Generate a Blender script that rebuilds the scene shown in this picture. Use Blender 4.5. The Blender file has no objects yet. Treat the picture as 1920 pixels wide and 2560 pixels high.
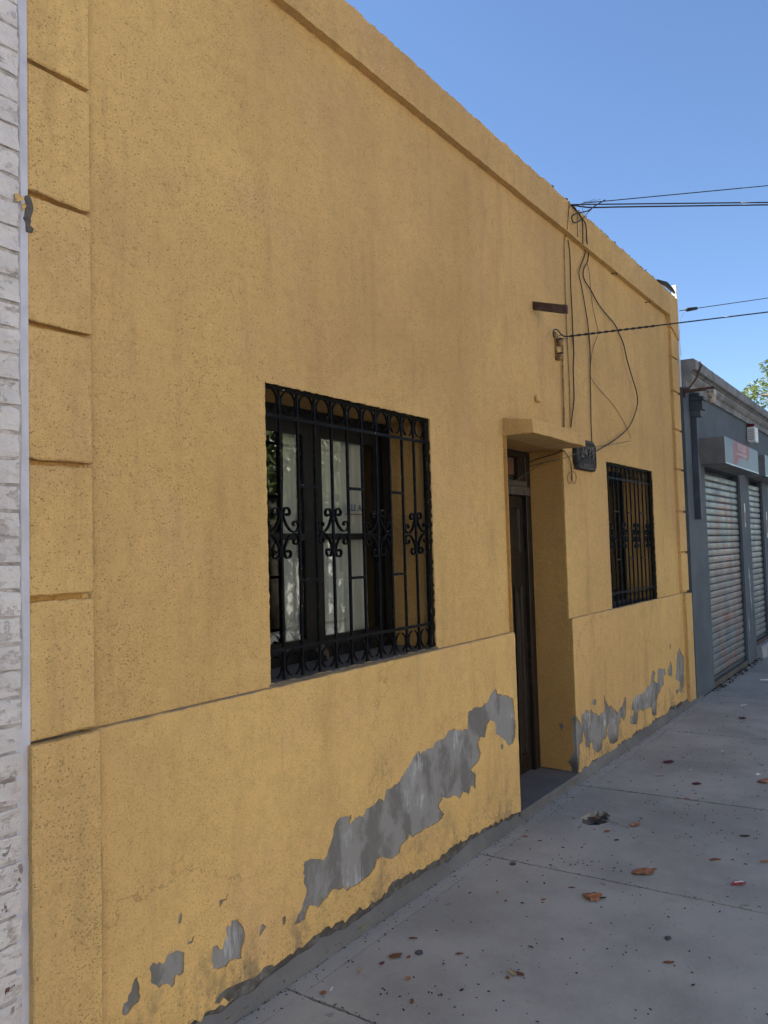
import bpy, bmesh, math, random
from mathutils import Vector, Matrix, noise as mnoise
from mathutils.geometry import delaunay_2d_cdt

random.seed(7)
scene = bpy.context.scene
COL = scene.collection

# ------------------------------------------------------------------ camera
CAM = Vector((0.0, -2.0, 1.54))
YAW, PITCH, ROLL, FPX = 0.94430638, 0.04849057, -0.02751068, 1910.0
_f = Vector((math.sin(YAW)*math.cos(PITCH), math.cos(YAW)*math.cos(PITCH), math.sin(PITCH)))
_r = Vector((math.cos(YAW), -math.sin(YAW), 0))
_u = _r.cross(_f)
_r2 = _r*math.cos(ROLL) + _u*math.sin(ROLL)
_u2 = -_r*math.sin(ROLL) + _u*math.cos(ROLL)
cd = bpy.data.cameras.new('camera'); cam = bpy.data.objects.new('camera', cd); COL.objects.link(cam)
M = Matrix((_r2, _u2, -_f)).transposed().to_4x4(); M.translation = CAM
cam.matrix_world = M
cd.sensor_fit = 'VERTICAL'; cd.sensor_height = 36.0; cd.lens = FPX/2560*36.0
cd.clip_start = 0.05; cd.clip_end = 2000
scene.camera = cam

# ------------------------------------------------------------------ sky, sun, exposure
SUN_DIR = Vector((-0.24, 0.68, 0.80)).normalized()      # towards the sun, behind the facade
w = bpy.data.worlds.new('World'); scene.world = w; w.use_nodes = True
wn = w.node_tree.nodes; wl = w.node_tree.links
bg = wn.get('Background') or wn.new('ShaderNodeBackground')
sky = wn.new('ShaderNodeTexSky'); sky.sky_type = 'NISHITA'; sky.sun_disc = False
sky.sun_elevation = math.asin(SUN_DIR.z)
sky.sun_rotation = math.atan2(SUN_DIR.x, SUN_DIR.y)
sky.air_density = 1.0; sky.dust_density = 0.15; sky.ozone_density = 5.0; sky.altitude = 600
wl.new(sky.outputs[0], bg.inputs[0]); bg.inputs[1].default_value = 0.050
sd = bpy.data.lights.new('sun', 'SUN'); sun = bpy.data.objects.new('sun', sd); COL.objects.link(sun)
sd.energy = 5.0; sd.angle = math.radians(0.53); sd.color = (1.0, 0.95, 0.87)
sun.rotation_euler = SUN_DIR.to_track_quat('Z', 'Y').to_euler(); sun.location = (0, 5, 20)
scene.view_settings.view_transform = 'Standard'; scene.view_settings.look = 'None'
scene.view_settings.gamma = 1.0; scene.view_settings.use_curve_mapping = False
scene.view_settings.exposure = 2.14

# ------------------------------------------------------------------ helpers: measuring
def _ray(px, py):
    return _r2*((px-960)/FPX) + _u2*(-(py-1280)/FPX) + _f
def P(px, py, y=0.0):                  # a traced photo point on a plane parallel to the facade
    d = _ray(px, py); return CAM + d*((y-CAM.y)/d.y)
def PX(px, py, x):
    d = _ray(px, py); return CAM + d*((x-CAM.x)/d.x)
def PZ(px, py, z=0.0):
    d = _ray(px, py); return CAM + d*((z-CAM.z)/d.z)

# ------------------------------------------------------------------ helpers: materials
class NT:
    def __init__(s, name):
        s.m = bpy.data.materials.new(name); s.m.use_nodes = True
        s.t = s.m.node_tree; s.N = s.t.nodes
        s.bsdf = s.N['Principled BSDF']; s.out = s.N['Material Output']
        s.geo = s.N.new('ShaderNodeNewGeometry'); s.pos = s.geo.outputs['Position']
    def link(s, a, b): s.t.links.new(a, b)
    def put(s, sock, v):
        if hasattr(v, 'is_output'): s.link(v, sock)
        elif isinstance(v, (tuple, list)):
            v = tuple(v)
            if len(sock.default_value) == 4 and len(v) == 3: v = v+(1,)
            sock.default_value = v
        else: sock.default_value = v
    def vmul(s, v, k):
        n = s.N.new('ShaderNodeVectorMath'); n.operation = 'MULTIPLY'
        s.put(n.inputs[0], v); n.inputs[1].default_value = k; return n.outputs[0]
    def vadd(s, v, k):
        n = s.N.new('ShaderNodeVectorMath'); n.operation = 'ADD'
        s.put(n.inputs[0], v); s.put(n.inputs[1], k); return n.outputs[0]
    def noise(s, scale, detail=3, rough=.55, vec=None, dist=0.0, col=False):
        n = s.N.new('ShaderNodeTexNoise'); s.put(n.inputs['Vector'], vec or s.pos)
        n.inputs['Scale'].default_value = scale; n.inputs['Detail'].default_value = detail
        n.inputs['Roughness'].default_value = rough; n.inputs['Distortion'].default_value = dist
        return n.outputs[1 if col else 0]
    def voro(s, scale, vec=None, feat='F1', out='Distance', rnd=1.0):
        n = s.N.new('ShaderNodeTexVoronoi'); n.feature = feat; s.put(n.inputs['Vector'], vec or s.pos)
        n.inputs['Scale'].default_value = scale; n.inputs['Randomness'].default_value = rnd
        return n.outputs[out]
    def math(s, op, a, b=0.0, clamp=False):
        n = s.N.new('ShaderNodeMath'); n.operation = op; n.use_clamp = clamp
        s.put(n.inputs[0], a); s.put(n.inputs[1], b); return n.outputs[0]
    def rng(s, v, a, b, c=0.0, d=1.0, smooth=True):
        n = s.N.new('ShaderNodeMapRange'); n.interpolation_type = 'SMOOTHSTEP' if smooth else 'LINEAR'
        s.put(n.inputs[0], v); n.inputs[1].default_value = a; n.inputs[2].default_value = b
        n.inputs[3].default_value = c; n.inputs[4].default_value = d; return n.outputs[0]
    def mix(s, fac, a, b, mode='MIX'):
        n = s.N.new('ShaderNodeMix'); n.data_type = 'RGBA'; n.blend_type = mode
        s.put(n.inputs[0], fac); s.put(n.inputs[6], a); s.put(n.inputs[7], b); return n.outputs[2]
    def xyz(s, v=None):
        n = s.N.new('ShaderNodeSeparateXYZ'); s.put(n.inputs[0], v or s.pos); return n.outputs
    def bump(s, h, strength=.5, dist=.005, prev=None):
        n = s.N.new('ShaderNodeBump'); n.inputs['Strength'].default_value = strength
        n.inputs['Distance'].default_value = dist; s.put(n.inputs['Height'], h)
        if prev is not None: s.link(prev, n.inputs['Normal'])
        return n.outputs[0]
    def rand(s):
        n = s.N.new('ShaderNodeObjectInfo'); return n.outputs['Random']
    def done(s, col=None, rough=.8, normal=None, metal=0.0, spec=.3):
        b = s.bsdf
        if col is not None: s.put(b.inputs['Base Color'], col)
        s.put(b.inputs['Roughness'], rough); b.inputs['Metallic'].default_value = metal
        b.inputs['Specular IOR Level'].default_value = spec
        if normal is not None: s.link(normal, b.inputs['Normal'])
        return s.m

def simple(name, col, rough=.7, var=.25, scale=12, bump=0.0, metal=0.0, spec=.3, dirt=None, bscale=80):
    t = NT(name)
    n = t.noise(scale, 4)
    c = t.mix(t.rng(n, .3, .7), tuple(x*(1-var) for x in col), tuple(min(1, x*(1+var)) for x in col))
    if dirt: c = t.mix(t.rng(t.noise(scale*.37, 5, .7), .52, .68), c, dirt)
    nm = t.bump(t.noise(bscale, 3), .5, bump) if bump else None
    return t.done(c, rough, nm, metal, spec)

YEL = (.715, .468, .180)
def stucco(name, speck=1.0, grime=0.0, base=YEL, smear=False, rough_amp=.0078):
    t = NT(name)
    x, y, z = t.xyz()
    big = t.noise(.9, 4, .6)
    c = t.mix(t.rng(big, .3, .7), tuple(v*.93 for v in base), tuple(min(1, v*1.07) for v in base))
    # paler ochre / pinkish clouds
    c = t.mix(t.rng(t.noise(2.3, 3, .6, t.vadd(t.pos, (5, 2, 9))), .52, .75, 0, .55), c, (base[0]*.98, base[1]*.91, base[2]*1.2))
    c = t.mix(t.rng(t.noise(3.1, 4, .6, t.vadd(t.pos, (15, 7, 3))), .50, .78, 0, .5), c, (base[0]*.80, base[1]*.83, base[2]*.9))
    # vertical rain streaks
    st = t.noise(1.0, 5, .66, t.vmul(t.pos, (3.6, 3.6, .75)))
    st2 = t.noise(1.0, 5, .68, t.vmul(t.pos, (10, 10, .95)))
    c = t.mix(t.rng(t.noise(.55, 4, .6, t.vadd(t.pos, (1, 3, 6))), .42, .68, 0, .42), c, (base[0]*.80, base[1]*.78, base[2]*.95))
    wea = t.math('MULTIPLY', t.math('MULTIPLY', t.rng(x, 1.35, 2.9), t.rng(z, 1.2, 2.5)), t.rng(t.noise(1.1, 5, .65, t.vadd(t.pos, (9, 1, 4))), .30, .66, .35, 1))
    c = t.mix(t.math('MULTIPLY', wea, .58), c, (base[0]*.60, base[1]*.575, base[2]*.68))
    c = t.mix(t.rng(st, .50, .78, 0, .50), c, (.36, .225, .09))
    c = t.mix(t.rng(t.noise(19, 4, .7), .40, .70, 0, .26), c, (.42, .26, .10))  # mottle: uneven shading of the roughcast put into the colour
    c = t.mix(t.rng(st2, .50, .78, 0, .36), c, (.36, .235, .11))
    # dark pits and dirt caught in the roughcast
    wob = t.noise(45, 2, .5, col=True)
    pv = t.vadd(t.vmul(t.pos, (1, 1, 1.35)), t.vmul(wob, (.018, .018, .018)))
    vd = t.voro(135, pv); vc = t.voro(135, pv, out='Color')
    n1 = t.N.new('ShaderNodeSeparateColor'); t.link(vc, n1.inputs[0])
    clus = t.noise(2.6, 5, .7, t.vmul(t.pos, (1.9, 1.9, .75)))
    thr = t.rng(clus, .32, .70, .08, .78)
    keep = t.math('LESS_THAN', n1.outputs[0], thr)
    size = t.math('MULTIPLY', t.math('ADD', n1.outputs[1], .40), .30)
    spot = t.math('MULTIPLY', t.math('LESS_THAN', vd, size), keep)
    c = t.mix(t.math('MULTIPLY', spot, .60*speck), c, (.15, .098, .042))
    vd2 = t.voro(27, t.vadd(pv, (3, 1, 7)));
    vc2 = t.N.new('ShaderNodeSeparateColor'); t.link(t.voro(27, t.vadd(pv, (3, 1, 7)), out='Color'), vc2.inputs[0])
    sp2 = t.math('MULTIPLY', t.math('LESS_THAN', vd2, t.math('MULTIPLY', vc2.outputs[1], .12)), t.math('LESS_THAN', vc2.outputs[0], .25))
    c = t.mix(t.math('MULTIPLY', sp2, .66*speck), c, (.13, .088, .042))
    fine = t.noise(160, 3, .7)
    c = t.mix(t.rng(fine, .50, .70, 0, .55), c, tuple(v*.52 for v in base))
    cor = t.math('MULTIPLY', t.rng(x, 1.335, 1.292), t.rng(t.noise(30, 4, .7, t.vmul(t.pos, (1, 1, .5))), .36, .60, .25, 1))  # shade of the pilaster's inside corner painted in, together with grime specks
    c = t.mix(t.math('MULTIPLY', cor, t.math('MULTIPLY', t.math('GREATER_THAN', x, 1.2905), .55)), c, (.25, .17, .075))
    if grime:
        g = t.math('MULTIPLY', t.rng(z, .42, .03), t.rng(t.noise(7, 5, .7, t.vmul(t.pos, (1, 1, .6))), .47, .66))
        c = t.mix(t.math('MULTIPLY', g, grime), c, (.26, .195, .115))
        gs = t.math('MULTIPLY', t.rng(z, .30, .04), t.rng(t.noise(70, 3, .7), .56, .66))
        c = t.mix(t.math('MULTIPLY', gs, .75*grime), c, (.10, .08, .055))
        # hairline cracks
        cv = t.voro(1.15, t.vadd(t.vmul(t.pos, (1, 1, 1.2)), t.vmul(t.noise(5, 5, .7, col=True), (.35, .35, .35))), 'DISTANCE_TO_EDGE')
        ck = t.math('MULTIPLY', t.math('MULTIPLY', t.math('LESS_THAN', cv, .0036), t.rng(t.noise(1.3, 2), .50, .6)), t.math('LESS_THAN', z, 1.05))
        c = t.mix(t.math('MULTIPLY', ck, .38), c, (.13, .085, .04))
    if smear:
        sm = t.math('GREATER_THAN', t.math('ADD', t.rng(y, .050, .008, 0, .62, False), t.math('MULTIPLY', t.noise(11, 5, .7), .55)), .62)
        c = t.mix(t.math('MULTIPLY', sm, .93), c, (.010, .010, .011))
    h = t.math('ADD', t.math('MULTIPLY', t.noise(105, 4, .6), 1.0), t.math('MULTIPLY', t.noise(34, 3, .6), 1.1))
    h = t.math('SUBTRACT', h, t.math('MULTIPLY', spot, .35*speck))
    nm = t.bump(h, .95, rough_amp)
    return t.done(c, .88, nm, 0, .22)

def render_grey(name, k=1.0):
    t = NT(name); x, y, z = t.xyz()
    n = t.noise(4.2, 6, .62, t.vmul(t.pos, (1.6, 1.6, 1.0)), .25)
    c = t.mix(t.rng(n, .42, .56), (.20*k, .192*k, .182*k), (.315*k, .307*k, .297*k))
    c = t.mix(t.rng(t.noise(1, 5, .65, t.vmul(t.pos, (26, 26, 5.5))), .5, .75, 0, .35), c, (.34*k, .34*k, .345*k))
    eff = t.math('MULTIPLY', t.rng(t.noise(4.5, 4, .6, t.vadd(t.pos, (3, 0, 8))), .52, .66), t.rng(t.noise(1, 5, .7, t.vmul(t.pos, (60, 60, 9))), .42, .62))
    c = t.mix(t.math('MULTIPLY', eff, .8), c, (.52, .53, .56))
    c = t.mix(t.math('MULTIPLY', t.rng(z, .19, .08), t.rng(t.noise(9, 4, .7), .30, .55, .45, .95)), c, (.075, .068, .060))
    nm = t.bump(t.noise(60, 4), .5, .002)
    return t.done(c, .9, nm, 0, .2)

def concrete(name, base, stain=(.10, .10, .10), var=.18):
    t = NT(name); x, y, z = t.xyz()
    n = t.noise(1.7, 6, .6)
    c = t.mix(t.rng(n, .32, .68), tuple(v*(1-var) for v in base), tuple(v*(1+var) for v in base))
    c = t.mix(t.rng(t.noise(5.5, 4, .65, t.vadd(t.pos, (4, 4, 0))), .55, .8, 0, .5), c, (base[0]*.72, base[1]*.73, base[2]*.72))
    c = t.mix(t.rng(t.noise(180, 2, .6), .4, .75, 0, .35), c, tuple(v*1.35 for v in base))
    # small dark oil / gum marks
    vd = t.voro(9, t.vadd(t.pos, t.vmul(t.noise(25, 2, col=True), (.05, .05, 0))))
    vs = t.N.new('ShaderNodeSeparateColor'); t.link(t.voro(9, t.vadd(t.pos, t.vmul(t.noise(25, 2, col=True), (.05, .05, 0))), out='Color'), vs.inputs[0])
    sp = t.math('MULTIPLY', t.rng(vd, .17, .10), t.math('LESS_THAN', vs.outputs[0], .16))
    c = t.mix(t.math('MULTIPLY', sp, .42), c, stain)
    c = t.mix(t.rng(t.noise(1, 5, .7, t.vmul(t.pos, (3, 14, 1))), .55, .8, 0, .3), c, tuple(v*.8 for v in base))
    # trowelled border band along the wall
    edge = t.math('MULTIPLY', t.math('GREATER_THAN', y, -.128), t.math('LESS_THAN', y, -.122))
    h = t.math('ADD', t.math('MULTIPLY', t.noise(240, 3), .5), t.math('MULTIPLY', t.noise(30, 4), .6))
    h = t.math('SUBTRACT', h, edge)
    c = t.mix(t.math('MULTIPLY', t.math('GREATER_THAN', y, -.122), .35), c, tuple(v*1.18 for v in base))
    c = t.mix(t.math('MULTIPLY', edge, t.rng(t.noise(6, 3), .35, .6, .1, .5)), c, tuple(v*.55 for v in base))
    c = t.mix(t.rng(t.noise(90, 4, .8), .56, .70, 0, .45), c, tuple(v*.62 for v in base))
    c = t.mix(t.rng(t.noise(.9, 5, .7, t.vadd(t.pos, (2, 8, 1))), .50, .72, 0, .45), c, tuple(v*.70 for v in base))
    nm = t.bump(h, .45, .0022)
    return t.done(c, .82, nm, 0, .3)

def painted_brick():
    t = NT('white_brick_paint'); x, y, z = t.xyz()
    c = t.mix(t.rng(t.noise(6, 4), .3, .7), (.62, .59, .585), (.75, .715, .70))
    c = t.mix(t.rng(t.rand(), 0, 1, 0, .22), c, (.60, .54, .53))
    d = t.noise(16, 5, .7, t.vmul(t.pos, (1, 1, 2.0)))
    c = t.mix(t.rng(d, .53, .70, 0, .85), c, (.33, .275, .25))
    c = t.mix(t.rng(t.noise(1, 5, .7, t.vmul(t.pos, (14, 14, 2.2))), .50, .75, 0, .35), c, (.47, .42, .38))
    ch = t.math('MULTIPLY', t.rng(t.noise(22, 4, .65), .60, .63), t.rng(z, 1.1, .35, .25, 1))
    c = t.mix(ch, c, (.13, .055, .045))
    ch2 = t.math('MULTIPLY', t.rng(t.noise(12, 5, .65, t.vadd(t.pos, (7, 0, 0))), .58, .62), t.rng(z, .62, .30))
    c = t.mix(ch2, c, (.21, .195, .175))
    nm = t.bump(t.math('ADD', t.noise(38, 5, .65), t.math('MULTIPLY', ch, -.8)), 1.0, .014)
    return t.done(c, .75, nm, 0, .3)

def wood(name, base, rough=.55):
    t = NT(name)
    g = t.noise(1, 6, .65, t.vmul(t.pos, (60, 60, 4)))
    c = t.mix(t.rng(g, .3, .7), tuple(v*.55 for v in base), tuple(v*1.5 for v in base))
    c = t.mix(t.rng(t.noise(9, 4, .7), .55, .75, 0, .35), c, tuple(v*4 for v in base))
    return t.done(c, rough, t.bump(g, .4, .0015), 0, .16)

def iron(name, col=(.005, .0055, .0065), rough=.55):
    t = NT(name)
    c = t.mix(t.rng(t.noise(30, 4), .45, .7), col, tuple(v*2.2 for v in col))
    c = t.mix(t.rng(t.noise(75, 3), .70, .73), c, (.30, .29, .27))
    return t.done(c, rough, t.bump(t.noise(140, 2), .3, .001), 0, .07)

def glass(name):
    t = NT(name); t.N.remove(t.bsdf)
    tr = t.N.new('ShaderNodeBsdfTransparent'); tr.inputs[0].default_value = (.93, .95, .94, 1)
    gl = t.N.new('ShaderNodeBsdfGlossy'); gl.inputs['Roughness'].default_value = .015
    gl.inputs['Color'].default_value = (.9, .93, .93, 1)
    t.link(t.bump(t.noise(1.6, 1), .06, .004), gl.inputs['Normal'])
    fr = t.N.new('ShaderNodeFresnel'); t.link(t.rng(t.geo.outputs['Backfacing'], 0, 1, 1.50, 1/1.50, False), fr.inputs[0])
    mx = t.N.new('ShaderNodeMixShader'); t.link(fr.outputs[0], mx.inputs[0])
    t.link(tr.outputs[0], mx.inputs[1]); t.link(gl.outputs[0], mx.inputs[2])
    t.link(mx.outputs[0], t.out.inputs[0]); return t.m

MAT = {}
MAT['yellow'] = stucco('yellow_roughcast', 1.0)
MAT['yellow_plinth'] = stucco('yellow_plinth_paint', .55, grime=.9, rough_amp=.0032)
MAT['yellow_quoin'] = stucco('yellow_quoin', 1.0, grime=.35, base=(.735, .486, .188), rough_amp=.007)
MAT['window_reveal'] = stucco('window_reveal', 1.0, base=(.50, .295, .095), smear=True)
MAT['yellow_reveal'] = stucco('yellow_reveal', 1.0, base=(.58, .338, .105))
MAT['ledge'] = simple('dusty_ledge', (.44, .305, .15), .9, .25, 14, .002, dirt=(.27, .22, .16))
MAT['bare'] = render_grey('bare_render', .86)
MAT['walk'] = concrete('sidewalk_concrete', (.360, .348, .316))
MAT['fillet'] = concrete('mortar_fillet', (.140, .137, .133), var=.4)
MAT['dirt'] = simple('joint_dirt', (.035, .032, .028), .95, .4, 40)
MAT['road'] = simple('worn_asphalt', (.080, .078, .075), .9, .25, 3, .004)
MAT['kerb'] = simple('kerb_concrete', (.28, .27, .26), .85, .2, 5, .003)
MAT['brick'] = painted_brick()
MAT['mortar'] = simple('white_mortar', (.42, .385, .37), .9, .35, 25, .008, dirt=(.22, .18, .165))
MAT['lilac'] = simple('lilac_paint', (.52, .52, .59), .6, .10, 8, .003, dirt=(.40, .41, .52))
MAT['iron'] = iron('black_iron')
MAT['wood'] = wood('dark_wood', (.021, .0155, .0118), .42)
MAT['wood_win'] = wood('window_wood', (.007, .0065, .006), .5)
MAT['wood_grey'] = wood('weathered_wood', (.065, .052, .042), .8)
MAT['glass'] = glass('window_glass')
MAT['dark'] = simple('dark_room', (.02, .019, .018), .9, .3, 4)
MAT['sill'] = concrete('sill_mortar', (.11, .095, .082), var=.5)
MAT['orange_board'] = simple('brown_board', (.115, .055, .03), .7, .12, 6)
MAT['rust'] = simple('rusty_steel', (.085, .050, .042), .75, .35, 14, .002)
MAT['cable'] = simple('black_cable', (.012, .012, .014), .5, .2, 20)
MAT['cable_paint'] = simple('painted_cable', (.27, .175, .075), .75, .35, 30, dirt=(.07, .05, .03))
MAT['cable_thin'] = simple('thin_wire', (.10, .085, .06), .6, .3, 30)
MAT['plate'] = simple('cast_plate', (.034, .031, .028), .7, .35, 30, .0015, 0, .15)
MAT['plate_letter'] = simple('cast_letter', (.095, .088, .076), .6, .3, 30, .0015, 0, .2)
MAT['grey_wall'] = simple('slate_grey_paint', (.088, .107, .130), .75, .16, 2.2, .002, dirt=(.105, .120, .135))
MAT['grey_trim'] = simple('grey_trim_paint', (.20, .205, .212), .8, .25, 6, .003, dirt=(.11, .115, .12))
MAT['grey_pipe'] = simple('grey_pipe_paint', (.060, .074, .094), .55, .18, 7)
MAT['zinc'] = simple('galvanised', (.34, .36, .36), .30, .2, 3, 0, .75, .5, dirt=(.25, .22, .18))
MAT['box_paint'] = simple('sign_box_paint', (.15, .155, .155), .5, .2, 3, 0, .0, .4, dirt=(.25, .215, .175))
MAT['poster'] = simple('faded_red_poster', (.36, .15, .17), .6, .15, 8, dirt=(.38, .24, .25))
MAT['poster_text'] = simple('faded_white_print', (.42, .38, .40), .6, .1, 8)
MAT['white'] = simple('white_plastic', (.72, .73, .73), .4, .06, 5)
MAT['cream'] = simple('cream_plastic', (.36, .345, .30), .4, .08, 9)
MAT['redlamp'] = simple('dark_red_plastic', (.10, .015, .018), .35, .2, 9)
MAT['paper'] = simple('white_paper', (.75, .75, .74), .7, .08, 20)
MAT['leaf_o'] = simple('dry_leaf_orange', (.34, .15, .075), .65, .3, 35, .003, dirt=(.16, .05, .025))
MAT['leaf_b'] = simple('dry_leaf_brown', (.19, .072, .035), .7, .35, 35, .003, dirt=(.07, .03, .02))
MAT['leaf_y'] = simple('dry_leaf_straw', (.42, .33, .15), .7, .3, 35, .003)
MAT['leaf_r'] = simple('dark_red_foil', (.085, .010, .018), .35, .35, 30, .002)
MAT['red_foil'] = simple('red_foil', (.42, .020, .030), .25, .3, 40, .002, .3, .5)
MAT['speck'] = simple('dark_litter', (.042, .032, .027), .8, .5, 40)
MAT['gum'] = simple('old_gum', (.085, .088, .095), .8, .2, 20)
MAT['twig'] = simple('pale_twig', (.34, .31, .29), .7, .2, 30)
MAT['tar'] = simple('roofing_felt', (.020, .022, .025), .7, .4, 18, .004)
MAT['moss'] = simple('roof_dirt', (.045, .043, .035), .9, .5, 30)
MAT['flash'] = simple('pale_flashing', (.62, .66, .68), .5, .08, 6)
MAT['bark'] = simple('bark', (.095, .075, .055), .9, .4, 10, .01)
def leafmat(name, a, b):
    t = NT(name)
    c = t.mix(t.rand(), a, b); c = t.mix(t.rng(t.noise(2.2, 3), .35, .65), c, b)
    t.done(c, .5, None, 0, .4); bs = t.bsdf
    tl = t.N.new('ShaderNodeBsdfTranslucent'); t.put(tl.inputs[0], c)
    mx = t.N.new('ShaderNodeMixShader'); mx.inputs[0].default_value = .4
    t.link(bs.outputs[0], mx.inputs[1]); t.link(tl.outputs[0], mx.inputs[2]); t.link(mx.outputs[0], t.out.inputs[0]); return t.m
MAT['leaf_g'] = leafmat('tree_leaf', (.21, .22, .075), (.12, .16, .055))

# ------------------------------------------------------------------ helpers: geometry
def link(name, me, mats, parent=None):
    o = bpy.data.objects.new(name, me); COL.objects.link(o)
    for m in (mats if isinstance(mats, (list, tuple)) else [mats]):
        if m is not None and len(me.materials) < (len(mats) if isinstance(mats, (list, tuple)) else 1): me.materials.append(m)
    if parent is not None:
        o.parent = parent
        p = parent; off = Vector((0, 0, 0))
        while p is not None: off += p.location; p = p.parent
        o.location = -off
    return o
def place(name, me, parent, loc, rot=(0, 0, 0), scale=(1, 1, 1)):
    """a piece that shares its mesh; loc is in world space"""
    o = bpy.data.objects.new(name, me); COL.objects.link(o)
    off = Vector((0, 0, 0)); p = parent
    while p is not None: off += p.location; p = p.parent
    o.parent = parent; o.location = Vector(loc)-off; o.rotation_euler = rot; o.scale = scale; return o
def tag(o, label=None, cat=None, group=None, kind=None):
    if label: o['label'] = label
    if cat: o['category'] = cat
    if group: o['group'] = group
    if kind: o['kind'] = kind
    return o
def thing(name, loc, label, cat, group=None):
    o = bpy.data.objects.new(name, None); COL.objects.link(o); o.location = loc; o.empty_display_size = .2
    return tag(o, label, cat, group)
class MB:
    def __init__(s): s.v = []; s.f = []; s.mi = []
    def add(s, vs, fs, mi=0):
        b = len(s.v); s.v += [tuple(v) for v in vs]; s.f += [tuple(b+i for i in f) for f in fs]; s.mi += [mi]*len(fs); return s
    def box(s, x0, x1, y0, y1, z0, z1, mi=0):
        return s.add([(x0, y0, z0), (x1, y0, z0), (x1, y1, z0), (x0, y1, z0), (x0, y0, z1), (x1, y0, z1), (x1, y1, z1), (x0, y1, z1)],
                     [(3, 2, 1, 0), (4, 5, 6, 7), (0, 1, 5, 4), (1, 2, 6, 5), (2, 3, 7, 6), (3, 0, 4, 7)], mi)
    def tube(s, pts, r, n=6, cap=True, mi=0):
        pts = [Vector(p) for p in pts]; rings = []; up = Vector((0, 0, 1))
        t0 = (pts[1]-pts[0]).normalized()
        a = t0.cross(up); a = a.normalized() if a.length > 1e-3 else Vector((1, 0, 0))
        vs = []
        for i, p in enumerate(pts):
            t = (pts[min(i+1, len(pts)-1)]-pts[max(i-1, 0)]).normalized()
            a = a-t*a.dot(t); a = a.normalized() if a.length > 1e-6 else t.orthogonal().normalized(); b = t.cross(a)
            rr = r[i] if isinstance(r, (list, tuple)) else r
            vs += [p+(a*math.cos(2*math.pi*k/n)+b*math.sin(2*math.pi*k/n))*rr for k in range(n)]
        fs = []
        for i in range(len(pts)-1):
            for k in range(n):
                fs.append((i*n+k, i*n+(k+1) % n, (i+1)*n+(k+1) % n, (i+1)*n+k))
        if cap: fs += [tuple(range(n-1, -1, -1)), tuple((len(pts)-1)*n+k for k in range(n))]
        return s.add(vs, fs, mi)
    def ribbon(s, pts, wid, th, mi=0):
        """flat bar bent in the x-z plane: pts are (x,z), wid is its depth in y"""
        vs = []; n = len(pts); pts = [Vector((p[0], p[1])) for p in pts]
        for i, p in enumerate(pts):
            t = (pts[min(i+1, n-1)]-pts[max(i-1, 0)]).normalized(); nn = Vector((-t.y, t.x))*th/2
            for sgn in (1, -1):
                q = p+nn*sgn
                vs += [(q.x, -wid/2, q.y), (q.x, wid/2, q.y)]
        fs = []
        for i in range(n-1):
            a = i*4; b = a+4
            fs += [(a, a+1, b+1, b), (a+2, b+2, b+3, a+3), (a, b, b+2, a+2), (a+1, a+3, b+3, b+1)]
        fs += [(0, 2, 3, 1), ((n-1)*4, (n-1)*4+1, (n-1)*4+3, (n-1)*4+2)]
        return s.add(vs, fs, mi)
    def mesh(s, name, smooth=False):
        me = bpy.data.meshes.new(name); me.from_pydata(s.v, [], s.f); me.update()
        if any(s.mi): me.polygons.foreach_set('material_index', s.mi)
        if smooth: me.polygons.foreach_set('use_smooth', [True]*len(me.polygons))
        bm = bmesh.new(); bm.from_mesh(me); bmesh.ops.recalc_face_normals(bm, faces=bm.faces); bm.to_mesh(me); bm.free()
        return me
    def obj(s, name, mat, parent=None, smooth=False): return link(name, s.mesh(name, smooth), mat, parent)
def bevelled(me, w_, seg=1):
    bm = bmesh.new(); bm.from_mesh(me)
    bmesh.ops.bevel(bm, geom=list(bm.edges), offset=w_, segments=seg, affect='EDGES'); bm.to_mesh(me); bm.free(); return me
def boxo(name, mat, parent, *b, bev=0.0):
    me = MB().box(*b).mesh(name)
    if bev: bevelled(me, bev)
    return link(name, me, mat, parent)

def rag(pts, amp, seg=.03, seed=0, closed=True, skip=()):
    """break straight edges into an irregular line"""
    rn = random.Random(seed); out = []; n = len(pts)
    for i in range(n if closed else n-1):
        a = Vector(pts[i]); b = Vector(pts[(i+1) % n]); out.append(tuple(a))
        if i in skip: continue
        L = (b-a).length; k = int(L/seg)
        if k < 1: continue
        nn = Vector((-(b-a).y, (b-a).x)).normalized()
        off = [0]*(k+1)
        for j in range(1, k): off[j] = rn.uniform(-1, 1)*amp*min(1, L/(seg*3))*(1 if rn.random() < .75 else 1.9)
        for j in range(1, k+0):
            t = (j+rn.uniform(-.25, .25))/k
            q = a+(b-a)*t+nn*off[j]; out.append((q.x, q.y))
    if not closed: out.append(tuple(pts[-1]))
    return out
def smoothline(pts, n=4, closed=False):
    out = []; m = len(pts); V = [Vector(p) for p in pts]
    for i in range(m-1):
        p0 = V[max(i-1, 0)]; p1 = V[i]; p2 = V[i+1]; p3 = V[min(i+2, m-1)]
        for k in range(n):
            t = k/n
            out.append(.5*((2*p1)+(p2-p0)*t+(2*p0-5*p1+4*p2-p3)*t*t+(3*p1-p0-3*p2+p3)*t**3))
    out.append(V[-1]); return out

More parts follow.
